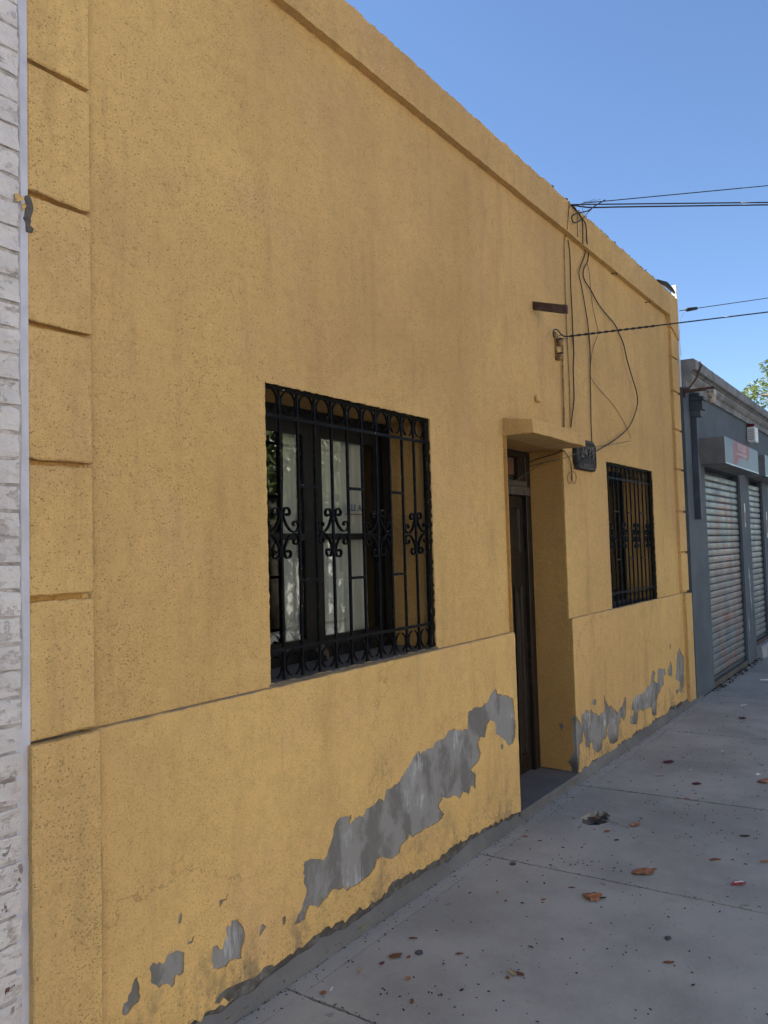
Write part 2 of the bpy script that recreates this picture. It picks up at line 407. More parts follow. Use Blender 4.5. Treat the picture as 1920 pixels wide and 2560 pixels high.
import numpy as np
def cdt(loops, extra=()):
    """triangulate an outline with holes; keep only triangles inside (even-odd)"""
    vs = []; es = []
    for lp in loops:
        b = len(vs); vs += [Vector(p) for p in lp]; n = len(lp); es += [(b+i, b+(i+1) % n) for i in range(n)]
    vs += [Vector(p) for p in extra]
    V, E, F, *_ = delaunay_2d_cdt(vs, es, [], 0, 1e-5)
    a = np.concatenate([np.array([tuple(p) for p in lp]) for lp in loops]); b = np.concatenate([np.roll(np.array([tuple(p) for p in lp]), -1, 0) for lp in loops])
    out = []
    for f in F:
        c = (V[f[0]]+V[f[1]]+V[f[2]])/3
        m = (a[:, 1] > c.y) != (b[:, 1] > c.y)
        aa = a[m]; bb = b[m]
        xs = aa[:, 0]+(c.y-aa[:, 1])*(bb[:, 0]-aa[:, 0])/(bb[:, 1]-aa[:, 1])
        if (xs > c.x).sum() % 2: out.append(tuple(f))
    return V, out
def skin(name, outer, holes, mat, parent, y=0.0, th=.008, grid=.10, wav=.0, axis='y', sgn=1):
    """a coat of plaster: outline with holes in the (x,z) plane, th thick behind y"""
    loops = [outer]+list(holes); extra = []
    if grid:
        xs = [p[0] for p in outer]; zs = [p[1] for p in outer]
        nx = int((max(xs)-min(xs))/grid); nz = int((max(zs)-min(zs))/grid)
        rn = random.Random(5)
        for i in range(1, nx):
            for j in range(1, nz):
                extra.append((min(xs)+i*grid+rn.uniform(-.2, .2)*grid, min(zs)+j*grid+rn.uniform(-.2, .2)*grid))
    V, F = cdt(loops, extra)
    def up(p, d=0.0):
        yy = y+d*sgn
        if wav and d == 0: yy += wav*(mnoise.noise(Vector((p[0]*1.3, p[1]*1.3, 3.1)))+.5*mnoise.noise(Vector((p[0]*4, p[1]*4, 1.1))))
        return (p[0], yy, p[1]) if axis == 'y' else (yy, p[0], p[1])
    mb = MB(); mb.add([up(p) for p in V], [tuple(f) for f in F])
    for lp in loops:
        n = len(lp)
        mb.add([up(p) for p in lp]+[up(p, th) for p in lp], [(i, (i+1) % n, n+(i+1) % n, n+i) for i in range(n)])
    me = bpy.data.meshes.new(name); me.from_pydata(mb.v, [], mb.f); me.update()
    bm = bmesh.new(); bm.from_mesh(me); bmesh.ops.remove_doubles(bm, verts=bm.verts, dist=1e-6)
    bmesh.ops.recalc_face_normals(bm, faces=bm.faces); bm.to_mesh(me); bm.free()
    return link(name, me, mat, parent)

# ================================================================== THE SETTING
GUT = -.050      # line where sidewalk slabs meet the mortar at the wall
ground = MB().add([(-300, -300, -.20), (300, -300, -.20), (300, 300, -.20), (-300, 300, -.20)], [(0, 1, 2, 3)]).obj('ground', MAT['dirt'])
tag(ground, kind='structure')
road = MB().add([(-120, -7.4, -.14), (120, -7.4, -.14), (120, -3.2, -.14), (-120, -3.2, -.14)], [(0, 1, 2, 3)]).obj('road', MAT['road'])
tag(road, kind='structure')
tag(MB().box(-60, 60, -3.25, -3.05, -.2, .0).obj('kerb', MAT['kerb']), kind='structure')
tag(MB().box(-60, 60, -7.55, -7.35, -.2, .0).obj('kerb_opposite', MAT['kerb']), kind='structure')
tag(MB().box(-60, 60, -9.6, -7.552, -.2, -.004).obj('sidewalk_opposite', MAT['road']), kind='structure')

walk = MB().box(-40, 40, -3.06, .3, -.20, -.035).obj('sidewalk', MAT['dirt']); tag(walk, kind='structure')
JX = [(-3.7, -3.7), (-2.2, -2.2), (-.75, -.72), (.62, .66), (2.022, 2.060), (3.427, 3.508), (4.726, 4.850), (6.430, 6.545), (8.10, 8.22), (9.75, 9.9), (11.4, 11.55), (13.0, 13.15), (14.6, 14.7), (16.2, 16.2), (17.8, 17.8)]
def jx(i, y):
    a, b = JX[i]; return a+(b-a)*(y-GUT)/(-1.35-GUT)
HOLE = rag([(4.085, -.36), (4.11, -.405), (4.17, -.432), (4.24, -.428), (4.30, -.405), (4.345, -.37), (4.33, -.325), (4.27, -.305), (4.20, -.29), (4.14, -.298), (4.10, -.325)], .008, .012, 3)
for i in range(len(JX)-1):
    g = .005
    for y0, y1 in ((GUT, -1.62), (-1.63, -3.04)):
        q = [(jx(i, y0)+g, y0), (jx(i+1, y0)-g, y0), (jx(i+1, y1)-g, y1), (jx(i, y1)+g, y1)]
        near = (0 < JX[i][0] < 9 and y0 == GUT)
        q = rag(q, .0022 if near else 0.0, .02 if near else 1, 30+i)
        hs = [HOLE] if (i == 5 and y0 == GUT) else []
        V, F = cdt([q]+hs)
        mb = MB(); dz = random.uniform(-.002, .002)
        mb.add([(p.x, p.y, dz) for p in V], [tuple(f) for f in F])
        for lp in [q]+hs:
            n = len(lp); mb.add([(p[0], p[1], dz) for p in lp]+[(p[0], p[1], -.034) for p in lp], [(k, (k+1) % n, n+(k+1) % n, n+k) for k in range(n)])
        mb.obj('paving_slab', MAT['walk'], walk)
# rough bottom of the broken hole
mb = MB(); rn = random.Random(4); vs = []; fs = []
n = 26
for r_i, (k, z) in enumerate(((1.06, -.014), (.92, -.024), (.6, -.030), (.25, -.033))):
    for a in range(n):
        t = 2*math.pi*a/n; kk = k*rn.uniform(.92, 1.06)
        vs.append((4.215+.135*kk*math.cos(t), -.362+.072*kk*math.sin(t)*(1 if k > 1 else 1), z+rn.uniform(-.005, .005)*(k < 1)))
for r_i in range(3):
    for a in range(n): fs.append((r_i*n+a, r_i*n+(a+1) % n, (r_i+1)*n+(a+1) % n, (r_i+1)*n+a))
fs.append(tuple(3*n+a for a in range(n)))
mb.add(vs, fs).obj('broken_hole', MAT['sill'], walk)

# ================================================================== YELLOW HOUSE
HX0, HX1 = 1.115, 7.72
W1 = (2.030, 3.168, 1.058, 2.174); W2 = (5.640, 6.782, 1.040, 2.155)
D0, D1, DZ = 3.958, 4.806, 2.178
PL, PLY = 1.046, -.024
house = thing('yellow_house', (4.4, .15, 0), 'single storey yellow rendered house with barred windows and recessed brown door', 'house')

# masonry behind the coats (also the bare grey render that shows where paint fell off)
mb = MB(); yb0, yb1 = .008, .30; e = .008
def wallbox(x0, x1, z0, z1, y0=yb0, y1=yb1): mb.box(x0, x1, y0, y1, z0, z1)
wallbox(HX0, W1[0]-e, 0, 3.9); wallbox(W1[1]+e, D0-e, 0, 3.9); wallbox(D1+e, W2[0]-e, 0, 3.9); wallbox(W2[1]+e, HX1, 0, 3.9)
wallbox(W1[0]-e, W1[1]+e, 0, W1[2]-e); wallbox(W1[0]-e, W1[1]+e, W1[3]+e, 3.9)
wallbox(W2[0]-e, W2[1]+e, 0, W2[2]-e); wallbox(W2[0]-e, W2[1]+e, W2[3]+e, 3.9)
wallbox(D0-e, D1+e, DZ+e, 3.9)
mb.box(HX0, D0-e, PLY+.0060, yb0-.0005, -.03, PL-.006); mb.box(D1+e, HX1, PLY+.0060, yb0-.0005, -.03, PL-.006)
# the rest of the shell: side walls, back wall, roof
mb.box(HX0, HX0+.2, .301, 8, 0, 3.7); mb.box(HX1-.2, HX1, .301, 8, 0, 3.7); mb.box(HX0+.2, HX1-.2, 7.8, 8, 0, 3.7); mb.box(HX0+.2, HX1-.2, .301, 7.8, 3.5, 3.6)
mb.obj('masonry', MAT['bare'], house)

# main coat of roughcast
o = rag([(1.27, PL-.002), (D0, PL-.002), (D0, DZ), (D1, DZ), (D1, PL-.002), (7.52, PL-.002), (7.52, 3.71), (1.27, 3.71)], .0022, .025, 1)
wh1 = rag([(W1[0], W1[2]), (W1[1], W1[2]), (W1[1], W1[3]), (W1[0], W1[3])], .0018, .014, 2)
wh2 = rag([(W2[0], W2[2]), (W2[1], W2[2]), (W2[1], W2[3]), (W2[0], W2[3])], .0018, .014, 3)
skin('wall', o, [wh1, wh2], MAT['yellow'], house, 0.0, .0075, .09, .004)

# plinth coats with the flaked-off patches traced from the wall
def tr(ox, oy, sc, pts, y=PLY): return [(lambda q: (q.x, q.z))(P(ox+a/sc, oy+b/sc, y)) for a, b in pts]
c7 = (600, 1650, 2.07375)
big = [(330,1065),(335,1045),(365,1030),(400,1032),(435,1035),(455,990),(480,920),(490,860),(505,830),(530,815),(575,800),(572,850),(600,815),(640,808),(655,770),(700,745),(720,715),(745,735),(755,675),(790,660),(820,635),(850,590),(880,540),(920,470),(935,490),(950,470),(1000,455),(1010,430),(1060,405),(1080,370),(1110,355),(1130,365),(1180,360),(1185,270),(1210,248),(1250,245),(1290,210),(1300,180),(1328,145),(1335,175),(1370,180),(1415,200),(1425,280),(1430,340),(1428,400),(1415,435),(1390,445),(1375,415),(1325,380),(1325,330),(1300,310),(1280,340),(1270,400),(1245,400),(1235,430),(1248,490),(1240,520),(1215,550),(1200,570),(1225,600),(1222,670),(1200,650),(1185,700),(1160,680),(1140,720),(1110,700),(1080,720),(1050,710),(1030,760),(1060,800),(1040,830),(980,870),(960,875),(935,895),(910,905),(890,920),(880,905),(870,930),(835,965),(830,1000),(790,1030),(770,1030),(740,1020),(710,1035),(700,1080),(670,1120),(640,1140),(610,1165),(575,1175),(555,1200),(540,1175),(520,1190),(480,1190),(455,1230),(430,1255),(405,1285),(365,1270),(345,1310),(335,1350),(300,1365),(265,1385),(295,1340),(300,1320),(320,1290),(330,1250),(345,1200),(330,1140)]
c6 = (250, 2160, 3.6867)
pa = [(455,960),(490,905),(525,925),(550,900),(575,920),(600,905),(620,840),(660,820),(705,795),(740,805),(780,820),(775,880),(772,1000),(735,1030),(705,1020),(690,1070),(690,1110),(660,1140),(625,1105),(585,1110),(545,1143),(500,1110),(470,1095),(472,1010)]
pb = [(1030,870),(1040,765),(1085,750),(1110,790),(1130,780),(1150,700),(1170,670),(1160,595),(1180,565),(1205,580),(1215,520),(1245,520),(1265,505),(1285,540),(1305,560),(1325,600),(1338,650),(1330,720),(1305,790),(1300,830),(1308,870),(1270,880),(1200,895),(1165,950),(1100,970),(1045,960)]
pc = [(205,1340),(220,1285),(255,1265),(260,1210),(290,1170),(300,1110),(320,1060),(345,1035),(348,1080),(368,1140),(360,1190),(375,1215),(360,1270),(330,1290),(300,1320),(270,1370),(235,1400),(205,1390)]
pd = [(1103,405),(1100,335),(1118,328),(1160,322),(1175,275),(1184,272),(1165,335),(1140,338),(1125,370)]
pe = [(725,555),(720,520),(735,460),(755,448),(757,510),(740,550)]
pf = [(1465,675),(1470,620),(1488,560),(1505,550),(1530,580),(1505,620),(1485,655)]
pg = [(800,740),(815,710),(845,708),(858,668),(868,662),(862,700),(850,730),(825,740)]
ph = [(395,560),(400,590),(412,640),(402,622)]
pi_ = [(780,1120),(778,1095),(792,1105)]
pj = [(820,925),(828,895),(830,905)]
c7s = [[(222,1375),(218,1340),(230,1325),(240,1335),(235,1370)], [(1352,460),(1350,440),(1360,430),(1366,445),(1362,465)]]
holes = [rag(tr(*c7, big), .0035, .012, 11)]
for k, q in enumerate((pa, pb, pc)): holes.append(rag(tr(*c6, q), .0025, .010, 20+k))
for k, q in enumerate((pd, pe, pf, pg, ph, pi_, pj)): holes.append(tr(*c6, q))
for q in c7s: holes.append(tr(*c7, q))
bot = [(950,1300),(1000,1320),(1050,1290),(1100,1200),(1160,1150),(1230,1120),(1300,1090),(1370,1060),(1430,1040),(1480,1000),(1510,950),(1570,930),(1659,900)]
bot2 = [(300,1490),(420,1410),(600,1310),(700,1260),(760,1210),(790,1150),(860,1115),(930,1085),(1010,1040),(1110,960),(1230,890),(1330,840),(1440,790)]
botpts = [(1.27, .075), (1.6, .07), (1.8, .06)] + tr(*c6, bot[2:]) + tr(*c7, bot2)
botpts = [(x, max(.035, min(z, .13))) for x, z in botpts if x < D0-.02]
outer = rag(botpts+[(D0, .045)], .009, .020, 40, closed=False)[:-1]+rag([(D0+.006, .045), (D0+.008, PL-.012), (D0, PL), (1.27, PL)], .0015, .03, 41, closed=False)
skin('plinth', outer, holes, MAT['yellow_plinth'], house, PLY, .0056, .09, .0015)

cr = (1400, 1600, 4.74)
R1 = [(180,905),(205,910),(215,945),(260,1000),(250,880),(290,870),(300,825),(335,830),(345,865),(375,820),(385,850),(440,890),(470,890),(490,860),(520,870),(530,800),(520,650),(545,730),(580,790),(600,770),(630,810),(640,860),(650,810),(690,870),(700,820),(740,780),(770,665),(785,700),(785,800),(780,900),(760,960),(720,905),(715,980),(695,1010),(690,1195),(650,1230),(600,1235),(575,1160),(555,1110),(580,1000),(570,990),(555,1110),(540,1180),(510,1180),(500,1290),(450,1345),(430,1320),(390,1290),(380,1220),(360,1215),(355,1280),(325,1275),(300,1260),(300,1180),(270,1080),(270,1200),(235,1240),(240,1350),(228,1400),(232,1500)]
R2 = [(850,830),(850,780),(870,700),(890,680),(920,650),(975,640),(1000,610),(1035,540),(1060,560),(1075,490),(1080,420),(1105,355),(1130,390),(1115,480),(1140,510),(1160,500),(1155,350),(1175,330),(1215,345),(1235,330),(1255,400),(1225,430),(1230,530),(1195,570),(1190,610),(1165,650),(1150,720),(1140,800),(1145,890),(1110,900),(1090,870),(1085,800),(1060,800),(990,830),(985,850),(950,830),(930,840),(920,950),(910,1000),(850,1000),(830,980),(835,900),(865,900),(875,840)]
R3 = [(1285,430),(1275,360),(1310,250),(1330,320),(1330,450),(1310,420)]
R4 = [(1370,460),(1380,330),(1390,150),(1415,95),(1440,170),(1470,200),(1472,330),(1472,480),(1458,570),(1435,630),(1415,600),(1385,650),(1370,600),(1415,580),(1420,500),(1385,480)]
R5 = [(375,765),(390,700),(430,705),(425,770)]
R6 = [(1300,110),(1300,50),(1320,60),(1310,110)]
xl = D1+.001
r1 = rag(tr(*cr, R1), .003, .018, 51, closed=False)
r1 = [(max(x, xl+.0005), z) for x, z in r1]
rb = [(300,1500),(350,1480),(430,1410),(500,1370),(560,1340),(640,1330),(700,1235),(760,1190),(850,1150),(900,1080),(950,1060),(1040,1030),(1100,955),(1180,915),(1280,860),(1300,800),(1390,760),(1440,730)]
rbp = [(x, max(.035, min(z, .12))) for x, z in tr(*cr, rb)]
rbp = [q for q in rbp if q[0] > D1+.09]
outer = [(xl, PL-.012), (xl, r1[0][1])]+r1+[(xl+.004, .05)]+rag([(D1+.06, .045)]+rbp+[(7.5, .05)], .010, .016, 52, closed=False)+[(7.5, PL), (xl+.006, PL)]
holes = [rag(tr(*cr, q), .003, .016, 60+k) for k, q in enumerate((R2, R4))]+[tr(*cr, q) for q in (R3, R5, R6)]
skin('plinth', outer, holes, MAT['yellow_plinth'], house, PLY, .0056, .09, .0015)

for a_, b_ in ((1.27, D0+.004), (D1+.004, 7.5)):
    boxo('plinth_ledge', MAT['ledge'], house, a_, b_, PLY+.0006, -.0006, PL-.006, PL+.0035, bev=.0015)
# cornice band (top is crumbled) and the right-hand corner strip that frames the wall
CY = -.040
topl = []; x = 1.0
rn = random.Random(9)
while x < HX1:
    topl.append((x, 3.915+.012*mnoise.noise(Vector((x*2.1, 0, 0)))+.010*mnoise.noise(Vector((x*9, 0, 5)))+rn.uniform(-.006, .006))); x += rn.uniform(.018, .04)
topl.append((HX1, 3.925))
lowl = rag([(1.0, 3.688), (7.416, 3.688)], .0022, .02, 71, closed=False)
skin('cornice', lowl+[(7.43, 3.66), (7.44, 3.60), (7.455, 3.585), (HX1, 3.50)]+topl[::-1], [], MAT['yellow'], house, CY, .047, .08, .004)
boxo('parapet_cap', MAT['bare'], house, HX0, HX1, -.03, .30, 3.899, 3.908)

def quoin(x0, x1, z0, z1, y, seed, back=.009):
    """one raised plaster block with worn arrises"""
    rn = random.Random(seed)
    mb = MB(); nx, nz = 6, max(4, int((z1-z0)/.035)); vs = []; fs = []
    for j in range(nz+1):
        for i in range(nx+1):
            u, v = i/nx, j/nz; xx = x0+(x1-x0)*u; zz = z0+(z1-z0)*v
            ed = (i in (0, nx)) or (j in (0, nz))
            yy = y+.0018*mnoise.noise(Vector((xx*9, zz*9, seed)))
            if ed: yy += .0035; xx += rn.uniform(-.0018, .0018); zz += rn.uniform(-.0020, .0020)
            elif i in (1, nx-1) or j in (1, nz-1):
                xx += (.0045-(x1-x0)/nx) if i == 1 else (-(.0045-(x1-x0)/nx) if i == nx-1 else 0)
                zz += (.0045-(z1-z0)/nz) if j == 1 else (-(.0045-(z1-z0)/nz) if j == nz-1 else 0)
            vs.append((xx, yy, zz))
    for j in range(nz):
        for i in range(nx): fs.append((j*(nx+1)+i, j*(nx+1)+i+1, (j+1)*(nx+1)+i+1, (j+1)*(nx+1)+i))
    bl = [j*(nx+1) for j in range(nz+1)]; br = [j*(nx+1)+nx for j in range(nz+1)]
    ring = list(range(nx+1))+br[1:]+[nz*(nx+1)+i for i in range(nx-1, -1, -1)]+bl[-2:0:-1]
    b = len(vs); vs += [(vs[k][0], back, vs[k][2]) for k in ring]; m = len(ring)
    fs += [(ring[k], ring[(k+1) % m], b+(k+1) % m, b+k) for k in range(m)]
    me = mb.add(vs, fs).mesh('quoin_block')
    return link('quoin_block', me, MAT['yellow_quoin'], house)
QZ = [3.66, 3.292, 2.919, 2.545, 2.182, 1.803, 1.431, 1.050]
for k in range(len(QZ)-1):
    quoin(1.100, 1.293, QZ[k+1]+.008, QZ[k]-.008, -.030, 80+k)
quoin(1.092, 1.295, .03, 1.050, -.054, 95, -.018)
boxo('quoin_joint', MAT['yellow_reveal'], house, 1.104, 1.286, .000, .008, 1.05, 3.69)
RQ = [3.62, 3.30, 2.97, 2.60, 2.22, 1.82, 1.43, 1.055]
for k in range(len(RQ)-1):
    quoin(7.478, 7.70, RQ[k+1]+.010, RQ[k]-.010, -.030, 110+k)
quoin(7.478, 7.685, .04, 1.042, -.056, 125, -.018)
boxo('quoin_joint', MAT['yellow_reveal'], house, 7.482, 7.69, -.012, .008, 1.05, 3.62)

# chipped corner of one block, and yellow dabs on the neighbour's white paint
cq = (0, 400, 6.9125)
skin('chipped_corner', rag(tr(*cq, [(432,620),(500,600),(545,680),(580,830),(550,950),(520,1130),(590,1190),(560,1260),(460,1240),(440,1060),(405,1000),(445,830)], -.0335), .0015, .008, 5), [], simple('chip_mortar', (.085, .078, .072), .95, .4, 40, .004), house, -.0335, .003, 0)
for dab in ([(250,580),(330,570),(350,640),(400,620),(430,640),(400,690),(320,715),(265,700)], [(390,740),(440,735),(455,800),(420,870),(385,880),(380,800)]):
    skin('paint_dab', tr(*cq, dab, -.0385), [], MAT['yellow_quoin'], house, -.0385, .0012, 0)
# reveals
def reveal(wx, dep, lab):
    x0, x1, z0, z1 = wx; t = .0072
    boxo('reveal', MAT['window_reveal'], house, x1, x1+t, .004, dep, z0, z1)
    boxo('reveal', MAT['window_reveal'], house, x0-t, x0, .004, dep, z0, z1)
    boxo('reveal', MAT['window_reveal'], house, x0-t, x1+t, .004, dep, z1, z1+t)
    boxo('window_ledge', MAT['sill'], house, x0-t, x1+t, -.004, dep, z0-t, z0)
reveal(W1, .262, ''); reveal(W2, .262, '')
jp = [(120,940),(145,960),(150,1060),(145,1160),(160,1250),(155,1330),(120,1400),(90,1450),(130,1500),(200,1520)]
jq = [(lambda q: (q.y, q.z))(PX(1400+a/4.74, 1600+b/4.74, D1)) for a, b in jp]
jo = [(-.019, PL), (-.019, jq[0][1]+.03)]+rag(jq[:-1], .003, .012, 61, closed=False)+[(jq[-2][0], .055), (.245, .055), (.245, DZ), (-.002, DZ), (-.002, PL)]
skin('door_jamb', jo, [rag([(.06, .33), (.085, .31), (.10, .345), (.075, .365)], .004, .01, 2)], MAT['yellow_reveal'], house, D1+.0005, .0040, .08, .001, axis='x', sgn=1)
boxo('door_jamb', MAT['yellow_reveal'], house, D0-.0070, D0-.0008, -.0190, .245, .05, DZ)
boxo('jamb_render', MAT['bare'], house, D1+.0050, D1+.0079, .0010, .30, PL, DZ)
boxo('jamb_render', MAT['bare'], house, D1+.0050, D1+.0079, -.0195, .30, -.01, PL-.0065)
boxo('doorstep', MAT['fillet'], house, D0-.004, D1+.004, -.034, .32, -.02, .047, bev=.008)
# hood over the door
hx0, hx1, hy = 3.950, 4.735, -.190
vs = [(hx0, hy, 2.172), (hx1, hy, 2.164), (hx1+.02, .03, 2.164), (hx0, .03, 2.176), (hx0, hy+.003, 2.251), (hx1, hy+.003, 2.243), (hx1+.03, .004, 2.262), (hx0-.005, .004, 2.276)]
mb = MB().add(vs, [(3, 2, 1, 0), (4, 5, 6, 7), (0, 1, 5, 4), (1, 2, 6, 5), (2, 3, 7, 6), (3, 0, 4, 7)])
me = mb.mesh('door_hood'); bm = bmesh.new(); bm.from_mesh(me)
bmesh.ops.bevel(bm, geom=list(bm.edges), offset=.003, segments=1, affect='EDGES')
bmesh.ops.subdivide_edges(bm, edges=[e_ for e_ in bm.edges if e_.calc_length() > .05], cuts=9, use_grid_fill=True)
for v in bm.verts:
    v.co += Vector((0, 1, 0))*.0022*mnoise.noise(v.co*12)+Vector((0, 0, 1))*.004*mnoise.noise(v.co*9+Vector((4, 4, 4)))
bm.to_mesh(me); bm.free(); link('door_hood', me, MAT['yellow'], house)
boxo('door_soffit', MAT['yellow_reveal'], house, D0-.007, D1+.007, .0305, .30, DZ-.006, DZ+.0075)

# ---- door
door = boxo('door', MAT['wood'], house, D0+.075, D1-.075, .268, .300, .055, 1.868)
for (a, b, c_, d) in ((D0+.001, D0+.073, .049, DZ-.008), (D1-.073, D1-.001, .049, DZ-.008)):
    boxo('door_frame', MAT['wood'], door, a, b, .236, .30, c_, d, bev=.004)
boxo('door_frame', MAT['wood'], door, D0+.074, D1-.074, .236, .30, 2.125, DZ-.008, bev=.004)
boxo('transom_rail', MAT['wood_grey'], door, D0+.074, D1-.074, .228, .30, 1.930, 1.968, bev=.003)
boxo('transom_rail', MAT['wood_grey'], door, D0+.0735, D1-.05, .218, .30, 1.871, 1.928, bev=.004)
xm = (D0+D1)/2
boxo('transom_stile', MAT['wood'], door, D0+.0745, D0+.13, .246, .30, 1.969, 2.124); boxo('transom_stile', MAT['wood'], door, D1-.172, D1-.0745, .246, .30, 1.969, 2.124)
boxo('transom_board', MAT['orange_board'], door, D0+.131, D1-.173, .272, .29, 2.012, 2.123)
boxo('transom_gap', MAT['dark'], door, D0+.131, D1-.173, .280, .298, 1.9695, 2.0115)
def panel(x0, x1, z0, z1):
    mb = MB(); y0 = .268
    for k, (g, yy) in enumerate(((0, y0-.010), (.012, y0-.012), (.020, y0-.002), (.035, y0-.004), (.06, y0-.011))):
        mb.v += [(x0+g, yy, z0+g), (x1-g, yy, z0+g), (x1-g, yy, z1-g), (x0+g, yy, z1-g)]
    mb.v += [(x0, y0+.001, z0), (x1, y0+.001, z0), (x1, y0+.001, z1), (x0, y0+.001, z1)]
    for k in range(4):
        for i in range(4): mb.f.append((k*4+i, k*4+(i+1) % 4, k*4+4+(i+1) % 4, k*4+4+i))
    mb.f.append((16, 17, 18, 19)); mb.f += [(20+i, 20+(i+1) % 4, (i+1) % 4, i) for i in range(4)]
    mb.mi = [0]*len(mb.f); mb.obj('panel', MAT['wood'], door)
panel(D0+.13, xm-.02, 1.484, 1.80); panel(xm+.02, D1-.135, 1.484, 1.80)
for a in (0, 1):
    x0 = D0+.13 if a == 0 else xm+.02; wd = (xm-.02-D0-.13-.03)/2
    for b in (0, 1): panel(x0+b*(wd+.03), x0+b*(wd+.03)+wd, .16, 1.278)
boxo('keyhole_plate', MAT['rust'], door, xm+.005, xm+.017, .262, .269, 1.02, 1.10)

# ---- windows, grilles, curtains
arc = MB().ribbon([(.041*math.cos(math.radians(a)), .043*math.sin(math.radians(a))) for a in range(-72, 73, 12)], .009, .0034).mesh('ring_arc')
arc.materials.append(MAT['iron'])
sc1 = [(28,77),(33,70),(42,70),(49,80),(46,92),(34,99),(22,97),(14,85),(12,67),(18,50),(32,28),(50,12),(70,5),(91,12),(100,25),(98,39),(87,47),(74,45),(67,37),(72,29)]
sp = smoothline([(a/1000*.97, b/1000) for a, b in sc1], 3)
scroll = MB().ribbon([(p.x, p.y) for p in sp], .013, .005).mesh('scroll'); scroll.materials.append(MAT['iron'])
barm = bevelled(MB().box(-.0056, .0056, -.0056, .0056, 0, 1).mesh('bar'), .0015); barm.materials.append(MAT['iron'])
spm = MB().box(-.5, .5, -.005, .005, -.005, .005).mesh('spacer'); spm.materials.append(MAT['iron'])
def grille(W, dz, sp_pairs):
    x0, x1, z0, z1 = W; gy = .030; n = 11; dx = (x1-x0)/n
    mb = MB().box(x0+.001, x1-.001, gy-.0085, gy-.0065-.0001+.0, 2.052+dz, 2.066+dz)
    mb.box(x0+.001, x1-.001, gy-.0105, gy-.0066, 1.165+dz, 1.179+dz)
    mb.box(x0+.0012, x0+.014, gy-.006, gy+.006, z0+.002, z1-.002); mb.box(x1-.016, x1-.0012, gy-.006, gy+.006, z0+.002, z1-.002)
    mb.box(x0+.015, x1-.017, gy-.006, gy+.006, z1-.012, z1-.001)
    g = mb.obj('window_grille', MAT['iron'], house)
    bars = []
    for i in range(1, n):
        bx = x0+i*dx+random.uniform(-.0015, .0015); bars.append(bx)
        place('bar', barm, g, (bx, gy, z0-.006), (random.uniform(-.002, .002), random.uniform(-.0015, .0015), 0), (1, 1, z1-z0-.008))
    edges = [x0+.006]+bars+[x1-.006]
    for i in range(n):
        cx = (edges[i]+edges[i+1])/2; k = (edges[i+1]-edges[i]-.016)/.090
        for zc in (2.121+dz, 1.110+dz):
            for s in (0, 1):
                place('ring_arc', arc, g, (cx, gy, zc), (0, (math.pi if s else 0)+random.uniform(-.07, .07), 0), (k, 1, 1))
    for b in (0, 3, 6, 9):
        for sx in (1, -1):
            for sz in (1, -1):
                place('scroll', scroll, g, (bars[b], gy-.001, 1.613+dz+random.uniform(-.004, .004)), (0, random.uniform(-.05, .05), 0), (sx*.99, 1, sz))
    for b in (1, 4, 7):
        for zc in (1.802, 1.424):
            place('spacer', spm, g, ((bars[b]+bars[b+1])/2, gy, zc+dz+random.uniform(-.004, .004)), (0, 0, 0), (bars[b+1]-bars[b]-.012, 1, 1.2))
    return g
def window(W, muntz, y0=.258):
    x0, x1, z0, z1 = W; h = .30; xc = (x0+x1)/2; m = MAT['wood_win']
    mb = MB().box(x0+.001, x0+.05, y0, h, z0+.001, z1-.001).box(x1-.05, x1-.001, y0, h, z0+.001, z1-.001)
    mb.box(x0+.051, x1-.051, y0, h, z1-.055, z1-.001).box(x0+.051, x1-.051, y0, h, z0+.001, z0+.04)
    wd = mb.obj('window', m, house)
    for s, (a, b) in enumerate(((x0+.052, xc-.001), (xc+.001, x1-.052))):
        y1 = y0+.012
        boxo('stile', m, wd, a, a+(.045 if s == 0 else .062), y1, y1+.03, z0+.041, z1-.056, bev=.003)
        boxo('stile', m, wd, b-(.062 if s == 0 else .045), b, y1, y1+.03, z0+.041, z1-.056, bev=.003)
        aa = a+(.046 if s == 0 else .063); bb = b-(.063 if s == 0 else .046)
        boxo('rail', m, wd, aa, bb, y1+.001, y1+.029, z0+.042, z0+.095); boxo('rail', m, wd, aa, bb, y1+.001, y1+.029, z1-.115, z1-.057)
        boxo('glazing_bar', m, wd, aa, bb, y1+.001, y1+.029, muntz-.016, muntz+.013)
        boxo('pane', MAT['glass'], wd, aa, bb, y1+.014, y1+.017, z0+.096, muntz-.0165); boxo('pane', MAT['glass'], wd, aa, bb, y1+.014, y1+.017, muntz+.0135, z1-.116)
    return wd
grille(W1, 0.0, 0); grille(W2, -.018, 0)
window(W1, 1.606); window(W2, 1.590)

